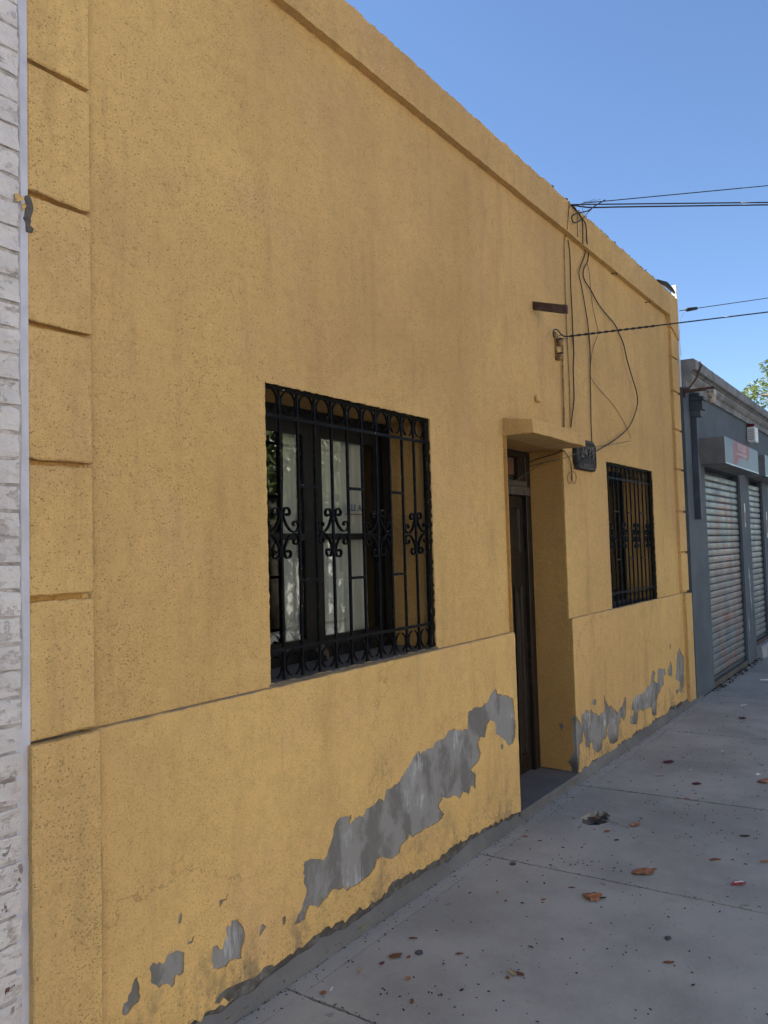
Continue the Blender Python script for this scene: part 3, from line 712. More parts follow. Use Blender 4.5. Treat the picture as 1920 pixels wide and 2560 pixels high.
def curtain_mat(name, col):
    t = NT(name)
    c = t.mix(t.rng(t.noise(1, 4, .6, t.vmul(t.pos, (40, 40, 1.5))), .3, .7), tuple(v*.72 for v in col), col)
    c = t.mix(t.rng(t.noise(3, 4), .5, .75, 0, .5), c, tuple(v*.62 for v in col))
    t.done(c, .9); return t.m
MAT['curtain'] = curtain_mat('off_white_curtain', (.40, .385, .345)); MAT['curtain2'] = curtain_mat('grey_curtain', (.34, .36, .385))
def curtain(x0, x1, z0, z1, y, amp, freq, seed, mat, label, gather=0.0):
    nx = 60; nz = 14; mb = MB(); vs = []; fs = []
    for j in range(nz+1):
        v = j/nz
        for i in range(nx+1):
            u = i/nx; xx = x0+(x1-x0)*u
            g = gather*(1-v)*math.sin(v*math.pi)
            xx += g*(u-.5)
            ph = freq*2*math.pi*u+1.3*mnoise.noise(Vector((u*3, v*.8, seed)))
            yy = y+amp*math.sin(ph)*(.5+.5*(1-v))+amp*.8*mnoise.noise(Vector((u*7, v*1.2, seed+9)))
            vs.append((xx, yy, z0+(z1-z0)*v))
    for j in range(nz):
        for i in range(nx): fs.append((j*(nx+1)+i, j*(nx+1)+i+1, (j+1)*(nx+1)+i+1, (j+1)*(nx+1)+i))
    o_ = mb.add(vs, fs).obj('curtain', mat, None, True)
    s_ = o_.modifiers.new('cloth', 'SOLIDIFY'); s_.thickness = .002
    return tag(o_, label, 'curtain')
curtain(2.05, 2.335, 1.09, 2.13, .318, .010, 3, 2, MAT['curtain'], 'off white curtain left of the dark gap in the near window', .05)
curtain(2.47, 2.64, 1.09, 2.13, .325, .010, 2, 4, MAT['curtain'], 'narrow off white curtain edge right of the dark gap in the near window', .05)
curtain(2.60, 3.045, 1.09, 2.13, .320, .014, 4, 6, MAT['curtain'], 'off white curtain hanging in folds behind the right casement of the near window')
curtain(5.70, 6.42, 1.08, 2.11, .320, .012, 5, 8, MAT['curtain2'], 'grey curtain behind the barred window right of the door')
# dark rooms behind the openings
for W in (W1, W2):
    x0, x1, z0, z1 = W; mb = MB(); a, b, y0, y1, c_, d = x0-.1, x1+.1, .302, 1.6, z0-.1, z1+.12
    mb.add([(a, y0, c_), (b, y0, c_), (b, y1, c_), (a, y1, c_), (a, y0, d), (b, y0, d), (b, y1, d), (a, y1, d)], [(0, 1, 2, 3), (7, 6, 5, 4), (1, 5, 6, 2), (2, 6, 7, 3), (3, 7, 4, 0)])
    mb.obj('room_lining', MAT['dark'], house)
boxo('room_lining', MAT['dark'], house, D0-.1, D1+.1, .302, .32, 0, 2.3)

# sticker on the near window
def text(name, s, size, ext, mat, loc, rot, parent=None, sx=1.0, align='CENTER', shear=0.0, bold=0.0):
    cu = bpy.data.curves.new(name, 'FONT'); cu.body = s; cu.size = size; cu.extrude = ext; cu.align_x = align; cu.align_y = 'CENTER'; cu.offset = bold; cu.shear = shear
    cu.resolution_u = 2
    tmp = bpy.data.objects.new('tmp', cu); COL.objects.link(tmp)
    dg = bpy.context.evaluated_depsgraph_get(); dg.update()
    me = bpy.data.meshes.new_from_object(tmp.evaluated_get(dg)); bpy.data.objects.remove(tmp)
    me.transform(Matrix.Translation(loc) @ Matrix.Rotation(rot[2], 4, 'Z') @ Matrix.Rotation(rot[0], 4, 'X') @ Matrix.Diagonal((sx, 1, 1, 1)))
    me.materials.clear(); me.materials.append(mat)
    o_ = bpy.data.objects.new(name, me); COL.objects.link(o_)
    if parent is not None:
        off = Vector((0, 0, 0)); p = parent
        while p is not None: off += p.location; p = p.parent
        o_.parent = parent; o_.location = -off
    return o_
MAT['blue'] = simple('blue_print', (.012, .06, .12), .5, .2, 30); MAT['brownp'] = simple('brown_print', (.10, .03, .025), .6, .2, 30); MAT['greenp'] = simple('green_print', (.015, .05, .03), .5, .2, 30)
stk = thing('window_sticker', (2.86, .2815, 1.74), 'small lettered sticker with blue K on the right casement of the near window', 'sticker')
text('letters', 'KLI', .042, .0004, MAT['blue'], (2.885, .2815, 1.742), (math.pi/2, 0, 0), stk, 1.15, bold=.0012)
text('letters', 'A', .042, .0004, MAT['greenp'], (2.952, .2815, 1.742), (math.pi/2, 0, 0), stk, 1.1, bold=.0012)
boxo('underline', MAT['brownp'], stk, 2.835, 2.965, .2808, .2813, 1.709, 1.714)
# wooden block lying on the ledge
q = P(862, 1622, .10)
me = MB().box(-.055, .055, -.017, .017, -.02, .02).mesh('wood_block'); bevelled(me, .003)
wb = link('wood_block', me, MAT['wood_grey']); wb.location = (2.52, .17, 1.0925); wb.rotation_euler = (0, .45, .5)
wb.location.z = 1.058+.045
tag(wb, 'small offcut of wood leaning on the ledge inside the near window bars', 'wood block')

# mortar fillet along the foot of the walls
mb = MB(); vs = []; fs = []; xs = []; x = -3.0
while x < 8.0: xs.append(x); x += .02
prof = [(-.0215, .066), (-.031, .040), (-.042, .014), (GUT+.002, -.002), (GUT+.002, -.03)]
for x in xs:
    k = .85+.5*mnoise.noise(Vector((x*3, 1, 1)))+.25*mnoise.noise(Vector((x*14, 1, 7)))
    low = 1.0
    if D0-.02 < x < D1+.02: low = .45
    if x < HX0+.22 or x > 7.46: off = -.030*0
    for i, (yy, zz) in enumerate(prof):
        jy = (.004*mnoise.noise(Vector((x*22, i, 2))) if 0 < i < 4 else 0)
        vs.append((x, yy+jy, max(zz, -.03)*(k*low if zz > 0 else 1)+(.003*mnoise.noise(Vector((x*40, i, 5))) if i < 3 else 0)))
n = len(prof)
for i in range(len(xs)-1):
    for k in range(n-1): fs.append((i*n+k, (i+1)*n+k, (i+1)*n+k+1, i*n+k+1))
tag(mb.add(vs, fs).obj('mortar_fillet', MAT['fillet'], None, True), kind='structure')

# roof bits on the cornice
rf = MB(); pts = [P(1640, 699, -.01), P(1650, 703, -.02), P(1664, 709, -.02), P(1678, 722, -.02), P(1686, 731, -.02)]
rf.tube([Vector((p.x, -.02, p.z-.004)) for p in pts], [.006, .016, .024, .020, .012], 9)
tag(rf.obj('roofing_felt_roll', MAT['tar'], None, True), 'black roll of roofing felt on the far end of the cornice', 'roofing felt')
mb = MB(); rn = random.Random(12)
for k in range(240):
    x = 4.6+(rn.random()**.7)*3.0; r_ = rn.uniform(.005, .016)
    c_ = Vector((x, -.035+rn.uniform(0, .03), 3.917+rn.uniform(-.004, .012)))
    pts = [c_+Vector((rn.uniform(-1, 1)*1.6, rn.uniform(-1, 1), rn.uniform(-.8, .8)))*r_ for _ in range(6)]
    mb.add(pts, [(0, 1, 2), (0, 2, 3), (0, 3, 4), (0, 4, 1), (5, 2, 1), (5, 3, 2), (5, 4, 3), (5, 1, 4)])
tag(mb.obj('roof_dirt', MAT['moss']), 'dark crumbs and moss along the top of the yellow cornice', 'roof dirt', kind='stuff')

# white flashing post on the far corner
mb = MB().box(7.722, 7.770, -.032, .012, 3.05, 4.06)
tag(mb.obj('flashing_strip', MAT['flash']), 'pale metal flashing strip standing at the far end of the yellow house', 'flashing')

# ================================================================== WHITE BRICK NEIGHBOUR (left)
wbh = thing('white_brick_house', (-1.0, .15, 0), 'white painted brick house at the left edge beside the yellow house', 'house')
BY = -.018
mb = MB().box(-4.0, 1.098, BY-.0105, .3, 0, 4.2).box(-4.0, -3.8, .301, 8, 0, 4.0).box(.9, 1.098, .301, 8, 0, 4.0).box(-3.8, .9, 7.8, 8, 0, 4.0).box(-3.8, .9, .301, 7.8, 3.6, 3.7)
mb.obj('wall', MAT['mortar'], wbh)
bvars = []
for k in range(5):
    rn = random.Random(200+k); bm = bmesh.new(); bmesh.ops.create_cube(bm, size=1)
    bmesh.ops.subdivide_edges(bm, edges=bm.edges, cuts=3, use_grid_fill=True)
    for v in bm.verts:
        v.co = Vector((v.co.x*.235, v.co.y*.05, v.co.z*.060))
        edge = (abs(v.co.x) > .11)+(abs(v.co.z) > .028)
        v.co += Vector((rn.uniform(-.004, .004)*(edge > 0), rn.uniform(-.0012, .0012)+(.0030*edge*rn.random() if v.co.y < 0 else 0), rn.uniform(-.0035, .0035)*(edge > 0)))
    me = bpy.data.meshes.new('brick'); bm.to_mesh(me); bm.free(); me.materials.append(MAT['brick'])
    me.polygons.foreach_set('use_smooth', [True]*len(me.polygons)); bvars.append(me); me.polygons.foreach_set('use_smooth', [False]*len(me.polygons))
rest = MB()
for c_ in range(60):
    z = .035+c_*.0695; x = 1.072-.1175-(.12 if c_ % 2 else 0)
    if c_ % 2:      # half brick at the end
        place('brick', bvars[c_ % 5], wbh, (1.072-.055, BY+.0080, z), (0, random.uniform(-.012, .012), 0), (.46, 1, 1))
        x = 1.072-.115-.1225
    for k in range(18):
        if k < 2: place('brick', random.choice(bvars), wbh, (x, BY+.0080+random.uniform(-.002, .002), z), (0, random.uniform(-.012, .012), 0))
        else: rest.box(x-.117, x+.117, BY-.016, BY+.02, z-.030, z+.030)
        x -= .2455
tag(rest.obj('brick_courses', MAT['brick'], wbh), kind='stuff')
# lilac painted joint strip between the two houses
mb = MB(); vs = []; fs = []; zs = [i*.025 for i in range(0, 165)]
for z in zs:
    a = 1.074-(.018 if z < 1.1 else 0)+.008*mnoise.noise(Vector((z*5, 2, 2))); b = 1.0995
    vs += [(a, -.024, z), (a+.004, -.031, z), (b, -.030, z), (b, .0, z)]
for i in range(len(zs)-1):
    for k in range(3): fs.append((i*4+k, i*4+k+1, i*4+5+k, i*4+4+k))
mb.add(vs, fs).obj('joint_strip', MAT['lilac'], wbh)

# ================================================================== GREY SHOP (right)
shop = thing('grey_shop', (11.5, .15, 0), 'slate grey painted shop with roller shutters beyond the yellow house', 'shop')
GY = -.040; SY = 0.004
S1 = (8.50, 10.21, .062, 2.32); S2 = (10.80, 11.68, .215, 2.33); S3 = (12.20, 13.9, .10, 2.33)
mb = MB()
def gb(x0, x1, z0, z1, y0=GY, y1=.30): mb.box(x0, x1, y0, y1, z0, z1)
gb(7.772, S1[0]-.03, 0, 3.10); gb(S1[1]+.03, S2[0]-.03, 0, 3.10); gb(S2[1]+.03, S3[0]-.03, 0, 3.10); gb(S3[1]+.03, 19, 0, 3.10)
gb(S1[0]-.03, S1[1]+.03, S1[3], 3.10); gb(S2[0]-.03, S2[1]+.03, S2[3], 3.10); gb(S3[0]-.03, S3[1]+.03, S3[3], 3.10)
mb.box(7.772, 19, GY+.05, .3, 3.1, 3.28)
mb.box(7.772, 7.95, .301, 8, 0, 3.1).box(18.8, 19, .301, 8, 0, 3.1).box(7.95, 18.8, 7.8, 8, 0, 3.1).box(7.95, 18.8, .301, 7.8, 2.95, 3.05)
mb.box(S1[0]-.03, S3[1]+.03, .10, .12, 0, 2.4)
mb.obj('wall', MAT['grey_wall'], shop)
# moulded cornice
prof = [(GY-.001, 3.045), (-.072, 3.045), (-.072, 3.105), (-.082, 3.112), (-.100, 3.125), (-.118, 3.150), (-.122, 3.172), (-.105, 3.176), (-.105, 3.192), (-.120, 3.194), (-.120, 3.204), (-.162, 3.212), (-.168, 3.230), (-.168, 3.305), (-.150, 3.318), (GY+.2, 3.325)]
mb = MB(); vs = []; fs = []; xs = [7.775]
while xs[-1] < 19: xs.append(xs[-1]+(.06 if xs[-1] < 13 else .5))
for x in xs:
    for i, (yy, zz) in enumerate(prof):
        k = (.006*mnoise.noise(Vector((x*6, i*.3, 2)))+.004*mnoise.noise(Vector((x*25, i, 2)))) if i > 10 else .0015*mnoise.noise(Vector((x*9, i, 2)))
        vs.append((x, yy, zz+k))
n = len(prof)
for i in range(len(xs)-1):
    for k in range(n-1): fs.append((i*n+k, (i+1)*n+k, (i+1)*n+k+1, i*n+k+1))
fs.append(tuple(range(n)))
mb.add(vs, fs).obj('cornice', MAT['grey_trim'], shop)
# a strap that crosses the end of the cornice
tag(MB().tube([(7.80, -.06, 3.00), (7.86, -.14, 3.12), (7.92, -.19, 3.27), (7.93, -.17, 3.31)], .010, 6).obj('bent_strap', MAT['rust']), 'bent metal strap crossing the near end of the grey cornice', 'metal strap')

# graffiti + galvanised slats
def slat_mat():
    t = NT('shutter_zinc'); x, y, z = t.xyz()
    c = t.mix(t.rng(t.noise(2.6, 4), .3, .7), (.130, .146, .150), (.178, .192, .192))
    c = t.mix(t.rng(t.noise(1, 4, .6, t.vmul(t.pos, (1.2, 1, 13))), .5, .75, 0, .6), c, (.115, .105, .092))
    def ring(cx, cz, rx, rz, wd):
        a = t.math('DIVIDE', t.math('SUBTRACT', x, cx), rx); b = t.math('DIVIDE', t.math('SUBTRACT', z, cz), rz)
        d = t.math('SQRT', t.math('ADD', t.math('MULTIPLY', a, a), t.math('MULTIPLY', b, b)))
        return t.math('LESS_THAN', t.math('ABSOLUTE', t.math('SUBTRACT', d, 1)), wd)
    r1_ = ring(9.47, 1.02, .56, .92, .13)
    r2_ = t.math('MULTIPLY', ring(9.47, .82, .27, .56, .26), t.math('GREATER_THAN', z, .55))
    r3_ = t.math('MULTIPLY', t.math('LESS_THAN', t.math('ABSOLUTE', t.math('SUBTRACT', z, .66)), .06), t.math('LESS_THAN', t.math('ABSOLUTE', t.math('SUBTRACT', x, 9.47)), .26))
    g = t.math('MAXIMUM', t.math('MAXIMUM', r1_, r2_), r3_)
    g = t.math('MULTIPLY', g, t.rng(t.noise(5, 3, .6), .34, .60, .28, .72))
    g = t.math('MULTIPLY', g, t.math('LESS_THAN', x, 10.3))
    c = t.mix(g, c, (.25, .105, .062))
    return t.done(c, t.rng(t.noise(4, 3), .3, .7, .30, .5), t.bump(t.noise(30, 2), .3, .002), .12, .4)
MAT['slat'] = slat_mat()
def shutter(S, h):
    x0, x1, z0, z1 = S
    # guides and bottom rail are the shutter itself; each slat is a piece
    mb = MB().box(x0-.029, x0+.004, GY+.004, SY+.03, z0-.06, z1-.002).box(x1-.004, x1+.029, GY+.012, SY+.03, z0-.06, z1-.002)
    mb.box(x0+.005, x1-.005, SY-.004, SY+.02, z0, z0+.035)
    sh = mb.obj('roller_shutter', MAT['grey_pipe'], shop)
    pr = [(SY+.010, 0), (SY+.003, h*.05), (SY-.004, h*.12), (SY-.003, h*.18), (SY-.0105, h*.22), (SY-.0120, h*.40), (SY-.0120, h*.66), (SY-.0105, h*.86), (SY-.005, h*.93), (SY+.010, h*.995)]
    me = MB()
    vs = []; fs = []
    for (yy, zz) in pr: vs += [(x0+.005, yy, zz), (x1-.005, yy, zz)]
    for i in range(len(pr)-1): fs.append((2*i, 2*i+1, 2*i+3, 2*i+2))
    me = me.add(vs, fs).mesh('slat'); me.materials.append(MAT['slat'])
    z = z0+.037
    while z+h < z1:
        place('slat', me, sh, (0, random.uniform(-.001, .001), z), (0, 0, 0)); z += h
    return sh
shutter(S1, .0745); shutter(S2, .0745); shutter(S3, .0745)
boxo('threshold', MAT['sill'], shop, S1[0]-.03, S1[1]+.03, GY+.006, .09, -.02, .055, bev=.006)
me = MB().add([(10.83, -.105, -.03), (14.2, -.105, -.03), (14.2, .09, -.03), (10.83, .09, -.03), (10.85, -.085, .155), (14.2, -.085, .155), (14.2, .09, .155), (10.85, .09, .155)], [(3, 2, 1, 0), (4, 5, 6, 7), (0, 1, 5, 4), (1, 2, 6, 5), (2, 3, 7, 6), (3, 0, 4, 7)]).mesh('entrance_step')
link('entrance_step', bevelled(me, .006), simple('step_paint', (.33, .345, .36), .7, .2, 5, dirt=(.2, .2, .2)), shop)
boxo('threshold', MAT['rust'], shop, S2[0]-.02, S2[1]+.02, -.03, .09, .1555, .205, bev=.006)
for (px, w_) in ((10.43, .05), (11.93, .055)):
    st = boxo('notice_strip', MAT['paper'], shop, px, px+w_, GY-.0025, GY-.0004, 1.69 if px < 11 else 1.55, 1.99 if px < 11 else 1.92)
    boxo('print', MAT['leaf_o'], st, px+.008, px+w_-.008, GY-.0033, GY-.0027, 1.74 if px < 11 else 1.62, 1.88 if px < 11 else 1.80)
# peeled plaster on the pier
t = [(10.50, 1.16), (10.54, 1.20), (10.58, 1.05), (10.56, .9), (10.60, .78), (10.58, .62), (10.55, .72), (10.53, .9), (10.51, 1.02)]
skin('bare_plaster', rag(t, .012, .03, 4), [], simple('pale_plaster', (.34, .355, .38), .8, .3, 12), shop, GY-.0016, .0012, 0)
t = [(10.35, .50), (10.38, .56), (10.40, .45), (10.38, .30), (10.36, .34)]
skin('bare_plaster', rag(t, .012, .03, 5), [], bpy.data.materials['pale_plaster'], shop, GY-.0016, .0012, 0)

# rainwater head and downpipe
pipe = boxo('downpipe', MAT['grey_pipe'], shop, 8.000, 8.062, GY-.062, GY-.0005, 1.75, 2.778, bev=.004)
boxo('rainwater_head', MAT['grey_pipe'], pipe, 7.985, 8.085, GY-.105, GY-.0005, 2.778, 2.842, bev=.003)
boxo('rainwater_head', MAT['grey_pipe'], pipe, 7.975, 8.105, GY-.128, GY-.0005, 2.843, 2.935, bev=.004)
boxo('rainwater_head', MAT['grey_pipe'], pipe, 7.965, 8.118, GY-.142, GY-.0005, 2.936, 2.972, bev=.003)
boxo('rainwater_head', MAT['grey_pipe'], pipe, 7.99, 8.06, GY-.10, GY-.0005, 2.973, 3.02, bev=.01)

# shop sign boxes
def signbox(x0, x1, z0, z1, y1, label, poster):
    s_ = thing('sign_box', ((x0+x1)/2, GY-.01, z0), label, 'sign box')
    t = NT('sign_face') if 'sign_face' not in bpy.data.materials else None
    if t:
        c = t.mix(t.rng(t.noise(2.5, 3), .35, .7), (.115, .130, .128), (.075, .087, .085))
        t.done(c, .38, t.bump(t.noise(1.4, 2), .2, .02), .0, .3)
    boxo('housing', MAT['box_paint'], s_, x0, x1, y1+.004, GY-.001, z0, z1, bev=.003)
    boxo('face', bpy.data.materials['sign_face'], s_, x0+.001, x1-.001, y1, y1+.0035, z0+.001, z1-.001)
    boxo('edge_trim', MAT['zinc'], s_, x0-.002, x0+.012, y1-.003, y1-.0004, z0, z1)
    boxo('edge_trim', MAT['zinc'], s_, x0+.0125, x1, y1-.003, y1-.0004, z0-.003, z0+.009)
    if poster:
        pp = [(8.69, 2.587), (9.50, 2.589), (9.49, 2.46), (9.40, 2.425), (9.28, 2.44), (9.15, 2.425), (9.02, 2.445), (8.95, 2.42), (8.90, 2.375), (8.86, 2.36), (8.80, 2.335), (8.70, 2.335)]
        po = skin('poster', rag(pp, .006, .04, 3), [], MAT['poster'], s_, y1-.0012, .001, 0)
        text('poster_print', 'KIOSK', .105, .0002, MAT['poster_text'], (9.13, y1-.0016, 2.535), (math.pi/2, 0, 0), po, 1.55, bold=.004)
        text('poster_print', 'ALMACEN', .046, .0002, MAT['poster_text'], (9.11, y1-.0016, 2.463), (math.pi/2, 0, 0), po, 2.6, bold=.003)
        boxo('poster_print', MAT['poster_text'], po, 8.686, 8.70, y1-.0016, y1-.0013, 2.34, 2.586)
    return s_
signbox(8.28, 10.05, 2.318, 2.592, -.292, 'shallow metal sign box with a torn pink poster above the nearest roller shutter', True)
signbox(10.62, 12.3, 2.33, 2.60, -.272, 'second metal sign box without a poster, at the right edge of the photo', False)

# security camera on its bracket
cm = thing('security_camera', (7.76, -.06, 3.0), 'cream dome security camera hanging from a dark bracket below the grey cornice', 'camera')
xa = 7.785
mb = MB().box(xa-.012, xa+.012, -.325, GY-.02, 2.990, 3.018).box(xa-.02, xa+.02, GY-.02, GY-.001, 2.95, 3.035)
mb.obj('bracket', MAT['rust'], cm)
link('housing', bevelled(MB().box(xa-.05, xa+.05, -.335, -.265, 2.935, 2.985).mesh('housing'), .006), MAT['cream'], cm)
mb = MB(); vs = []; fs = []; n = 14
pr = [(.045, 2.934), (.046, 2.922), (.040, 2.918), (.040, 2.895), (.036, 2.880), (.026, 2.866), (.010, 2.858)]
for r_, z in pr: vs += [(xa+r_*math.cos(2*math.pi*k/n), -.300+r_*math.sin(2*math.pi*k/n)*.9, z) for k in range(n)]
for i in range(len(pr)-1):
    for k in range(n): fs.append((i*n+k, i*n+(k+1) % n, (i+1)*n+(k+1) % n, (i+1)*n+k))
fs.append(tuple((len(pr)-1)*n+k for k in range(n)))
mb.add(vs, fs).obj('dome', MAT['cream'], cm, True)
for dy in (-.018, .018):
    mb = MB(); mb.add([(xa-.0535, -.300+dy+.014*math.cos(a*math.pi/6), 2.962+.014*math.sin(a*math.pi/6)) for a in range(12)]+[(xa-.049, -.300+dy+.014*math.cos(a*math.pi/6), 2.962+.014*math.sin(a*math.pi/6)) for a in range(12)], [tuple(range(12))]+[(a, (a+1) % 12, 12+(a+1) % 12, 12+a) for a in range(12)])
    mb.obj('lens', MAT['grey_trim'], cm)
boxo('slot', MAT['grey_pipe'], cm, xa-.0475, xa-.040, -.312, -.288, 2.903, 2.911)
# alarm siren
sr = thing('alarm_siren', (10.95, GY, 2.8), 'white louvred alarm siren box with a dark red lamp on the grey wall', 'alarm')
link('housing', bevelled(MB().box(10.83, 11.02, GY-.105, GY-.001, 2.80, 3.00).mesh('siren'), .01), MAT['white'], sr)
boxo('lamp', MAT['redlamp'], sr, 10.85, 11.00, GY-.095, GY-.001, 3.001, 3.042, bev=.008)
for k in range(7): boxo('louvre', MAT['grey_trim'], sr, 10.827, 10.8295, GY-.085, GY-.02, 2.83+k*.021, 2.838+k*.021)

# debris at the foot of the shutter
mb = MB(); rn = random.Random(31)
for k in range(170):
    x = rn.uniform(8.3, 10.9); r_ = rn.uniform(.006, .02); c_ = Vector((x, GY-.012-rn.random()**2*.07, .004))
    pts = [c_+Vector((rn.uniform(-1, 1), rn.uniform(-1, 1), 0))*r_*1.5 for _ in range(3)]+[c_+Vector((0, 0, r_*.6))]
    mb.add(pts, [(0, 1, 2), (0, 1, 3), (1, 2, 3), (2, 0, 3)])
tag(mb.obj('threshold_litter', MAT['speck']), 'dark dirt and crumbs swept against the foot of the roller shutter', 'litter', kind='stuff')

# ================================================================== THINGS ON THE YELLOW WALL
# house number plate
pl = thing('house_number_plate', (5.16, -.012, 2.04), 'dark cast house number plate with raised digits beside the door hood', 'number plate')
a = [(4.975, 2.095), (4.975, 2.235), (5.0, 2.262), (5.30, 2.266), (5.345, 2.235), (5.345, 2.085), (5.315, 2.052), (5.01, 2.052)]
me = MB(); n = len(a); me.add([(x, -.034, z) for x, z in a]+[(x, -.002, z) for x, z in a], [tuple(range(n)), tuple(range(2*n-1, n-1, -1))]+[(i, (i+1) % n, n+(i+1) % n, n+i) for i in range(n)])
mm = me.mesh('plate'); link('plate', bevelled(mm, .004), MAT['plate'], pl)
ins = [(5.16+(x-5.16)*.90, 2.158+(z-2.158)*.86) for x, z in a]
me = MB(); me.ribbon([(x, z) for x, z in ins+ins[:1]], .006, .006); rim = me.obj('rim', MAT['plate_letter'], pl); rim.location += Vector((0, -.0365, 0))
text('digits', '2479', .118, .004, MAT['plate_letter'], (5.165, -.037, 2.172), (math.pi/2, 0, 0), pl, 1.12, bold=.001)
text('street_name', 'HUERFANOS', .030, .002, MAT['plate_letter'], (5.185, -.0355, 2.084), (math.pi/2, 0, 0), pl, 1.15, bold=.0006)

# rusty channel sticking out of the wall
mb = MB(); vs = []
cx = 4.432
for yy, dz in ((-0.222, -0.062), (-0.192, -0.056), (.02, .012)):
    vs += [(cx-.006, yy, 3.020+dz), (cx+.02, yy, 3.020+dz), (cx+.02, yy, 3.072+dz), (cx-.006, yy, 3.072+dz)]
fs = [(0, 1, 2, 3), (11, 10, 9, 8)]
for i in range(2):
    for k in range(4): fs.append((i*4+k, i*4+(k+1) % 4, i*4+4+(k+1) % 4, i*4+4+k))
tag(mb.add(vs, fs).obj('steel_stub', MAT['rust']), 'rusty steel stub sticking out of the wall above the door', 'steel stub')
# insulator rack
rk = thing('insulator_rack', (4.76, 0, 2.75), 'small painted insulator rack holding the twisted service cable above the door', 'cable rack')
q0 = P(1388, 850)
mb = MB().box(q0.x-.015, q0.x+.015, -.012, -.0005, q0.z-.135, q0.z+.05); mb.obj('strap', MAT['cable_paint'], rk)
for dz in (0.0, -.095):
    boxo('arm', MAT['rust'], rk, q0.x-.014, q0.x+.014, -.050, -.0125, q0.z+dz-.006, q0.z+dz+.004)
    mb = MB(); vs = []; fs = []; n = 10
    pr = [(.010, -.008), (.020, -.010), (.020, -.022), (.012, -.028), (.020, -.036), (.018, -.046), (.008, -.048)]
    for r_, zz in pr: vs += [(q0.x+r_*math.cos(2*math.pi*k/n), -.034+r_*math.sin(2*math.pi*k/n), q0.z+dz+zz) for k in range(n)]
    for i in range(len(pr)-1):
        for k in range(n): fs.append((i*n+k, i*n+(k+1) % n, (i+1)*n+(k+1) % n, (i+1)*n+k))
    mb.add(vs, fs).obj('spool_insulator', MAT['cable_paint'], rk, True)
# small painted junction stub over the hood
q0 = P(1341, 998)
tag(link('junction_stub', bevelled(MB().box(q0.x-.03, q0.x+.03, -.024, -.0005, q0.z-.02, q0.z+.025).mesh('junction_stub'), .008), MAT['yellow']), 'small painted stub on the wall just above the door hood', 'junction box')

# cables ---------------------------------------------------------------
A = (1320, 460, 5.53); B = (1330, 800, 11.06); C5 = (1300, 420, 2.676); C3 = (1240, 1000, 5.53)
def wp(seq, y=-.010):
    out = []
    for item in seq:
        (ox, oy, sc), pts = item[0], item[1]; yy = item[2] if len(item) > 2 else y
        out += [P(ox+a_/sc, oy+b_/sc, yy) for a_, b_ in pts]
    return out
def cable(pts, r, mat, label, n=3, name='wall_cable', cat='cable', group=None):
    pts = smoothline(pts, n)
    return tag(MB().tube(pts, r, 6).obj(name, mat, None, True), label, cat, group)
cable(wp([(A, [(572, 240), (570, 300), (545, 600)], -.047), (A, [(538, 690), (515, 725), (500, 900), (508, 1100), (515, 1400), (524, 1700), (535, 2000), (548, 2212)]), (B, [(965, 280), (985, 700), (1000, 1000), (1020, 1400), (1040, 1900), (1045, 2212)]), (C5, [(338, 1720)])]), .0035, MAT['cable_paint'], 'yellow painted wire running straight down from the cornice to the door hood')
cable(wp([(A, [(553, 770), (580, 1000), (590, 1400), (610, 1800), (625, 2212)], -.014), (B, [(1140, 450), (1155, 900), (1140, 1400), (1160, 1900), (1160, 2212)], -.014), (C5, [(350, 1650), (340, 1735)], -.012)]), .0043, MAT['cable'], 'black cable hanging just right of the painted wire, down to the door hood')
cable(wp([(A, [(745, 482), (757, 560), (757, 780)], -.052), (A, [(772, 880), (793, 940), (765, 1040), (705, 1220), (740, 1410), (790, 1700), (830, 1960), (850, 2212)], -.012), (B, [(1580, 400), (1610, 1000), (1610, 1700), (1625, 2212)], -.012), (C5, [(475, 1700), (482, 1850), (490, 1960), (495, 2010)], -.012)]), .0039, MAT['cable'], 'black cable that kinks left under the cornice and drops beside the number plate')
cable(wp([(A, [(760, 490), (800, 570), (812, 760)], -.056), (A, [(826, 900), (835, 970), (820, 1080), (783, 1145), (765, 1200), (765, 1280), (800, 1360), (860, 1450), (980, 1670), (1100, 1820), (1200, 1940), (1250, 2050), (1320, 2212)], -.014), (C5, [(715, 1280), (750, 1400), (780, 1500), (785, 1580), (760, 1670), (715, 1750), (620, 1830), (500, 1900)], -.03), (C3, [(1340, 750), (1180, 850), (1080, 950)], -.045)]), .0045, MAT['cable'], 'thick black cable that bows out to the right across the yellow wall')
cable(wp([(A, [(820, 1100), (850, 1250), (870, 1500), (905, 1750), (965, 2010)]), (C5, [(520, 1120), (490, 1200), (476, 1280), (474, 1400), (550, 1500), (620, 1580), (690, 1690), (742, 1805)])]), .0022, MAT['cable_thin'], 'very thin loose wire crossing behind the black cables')
cable(wp([(C5, [(742, 1825), (640, 1845)], -.012), (C3, [(1340, 655), (1180, 715), (1000, 785)], -.045), (C3, [(850, 825)], .0), (C3, [(650, 870)], .08), (C3, [(430, 1010)], .18), (C3, [(280, 1110)], .222)]), .0023, MAT['cable_thin'], 'thin grey wire passing over the number plate into the doorway')
qd = [PX(1240+a_/5.53, 1000+b_/5.53, D1-.006) for a_, b_ in ((445, 865), (620, 800), (800, 750), (905, 705))]
cable(qd+[P(1240+940/5.53, 1000+700/5.53, -.012)], .0037, MAT['cable'], 'dark cable clipped along the door jamb under the hood')
qd = [PX(1240+a_/5.53, 1000+b_/5.53, D1-.005) for a_, b_ in ((455, 920), (600, 880), (760, 845), (880, 825))]
cable(qd, .0030, MAT['cable_thin'], 'thinner second wire clipped along the door jamb under the hood')
cable(wp([(C3, [(940, 700), (1000, 780), (1035, 880), (1045, 1000), (1040, 1110)], -.014)]), .0047, MAT['cable_paint'], 'short painted cable end hanging left of the number plate')
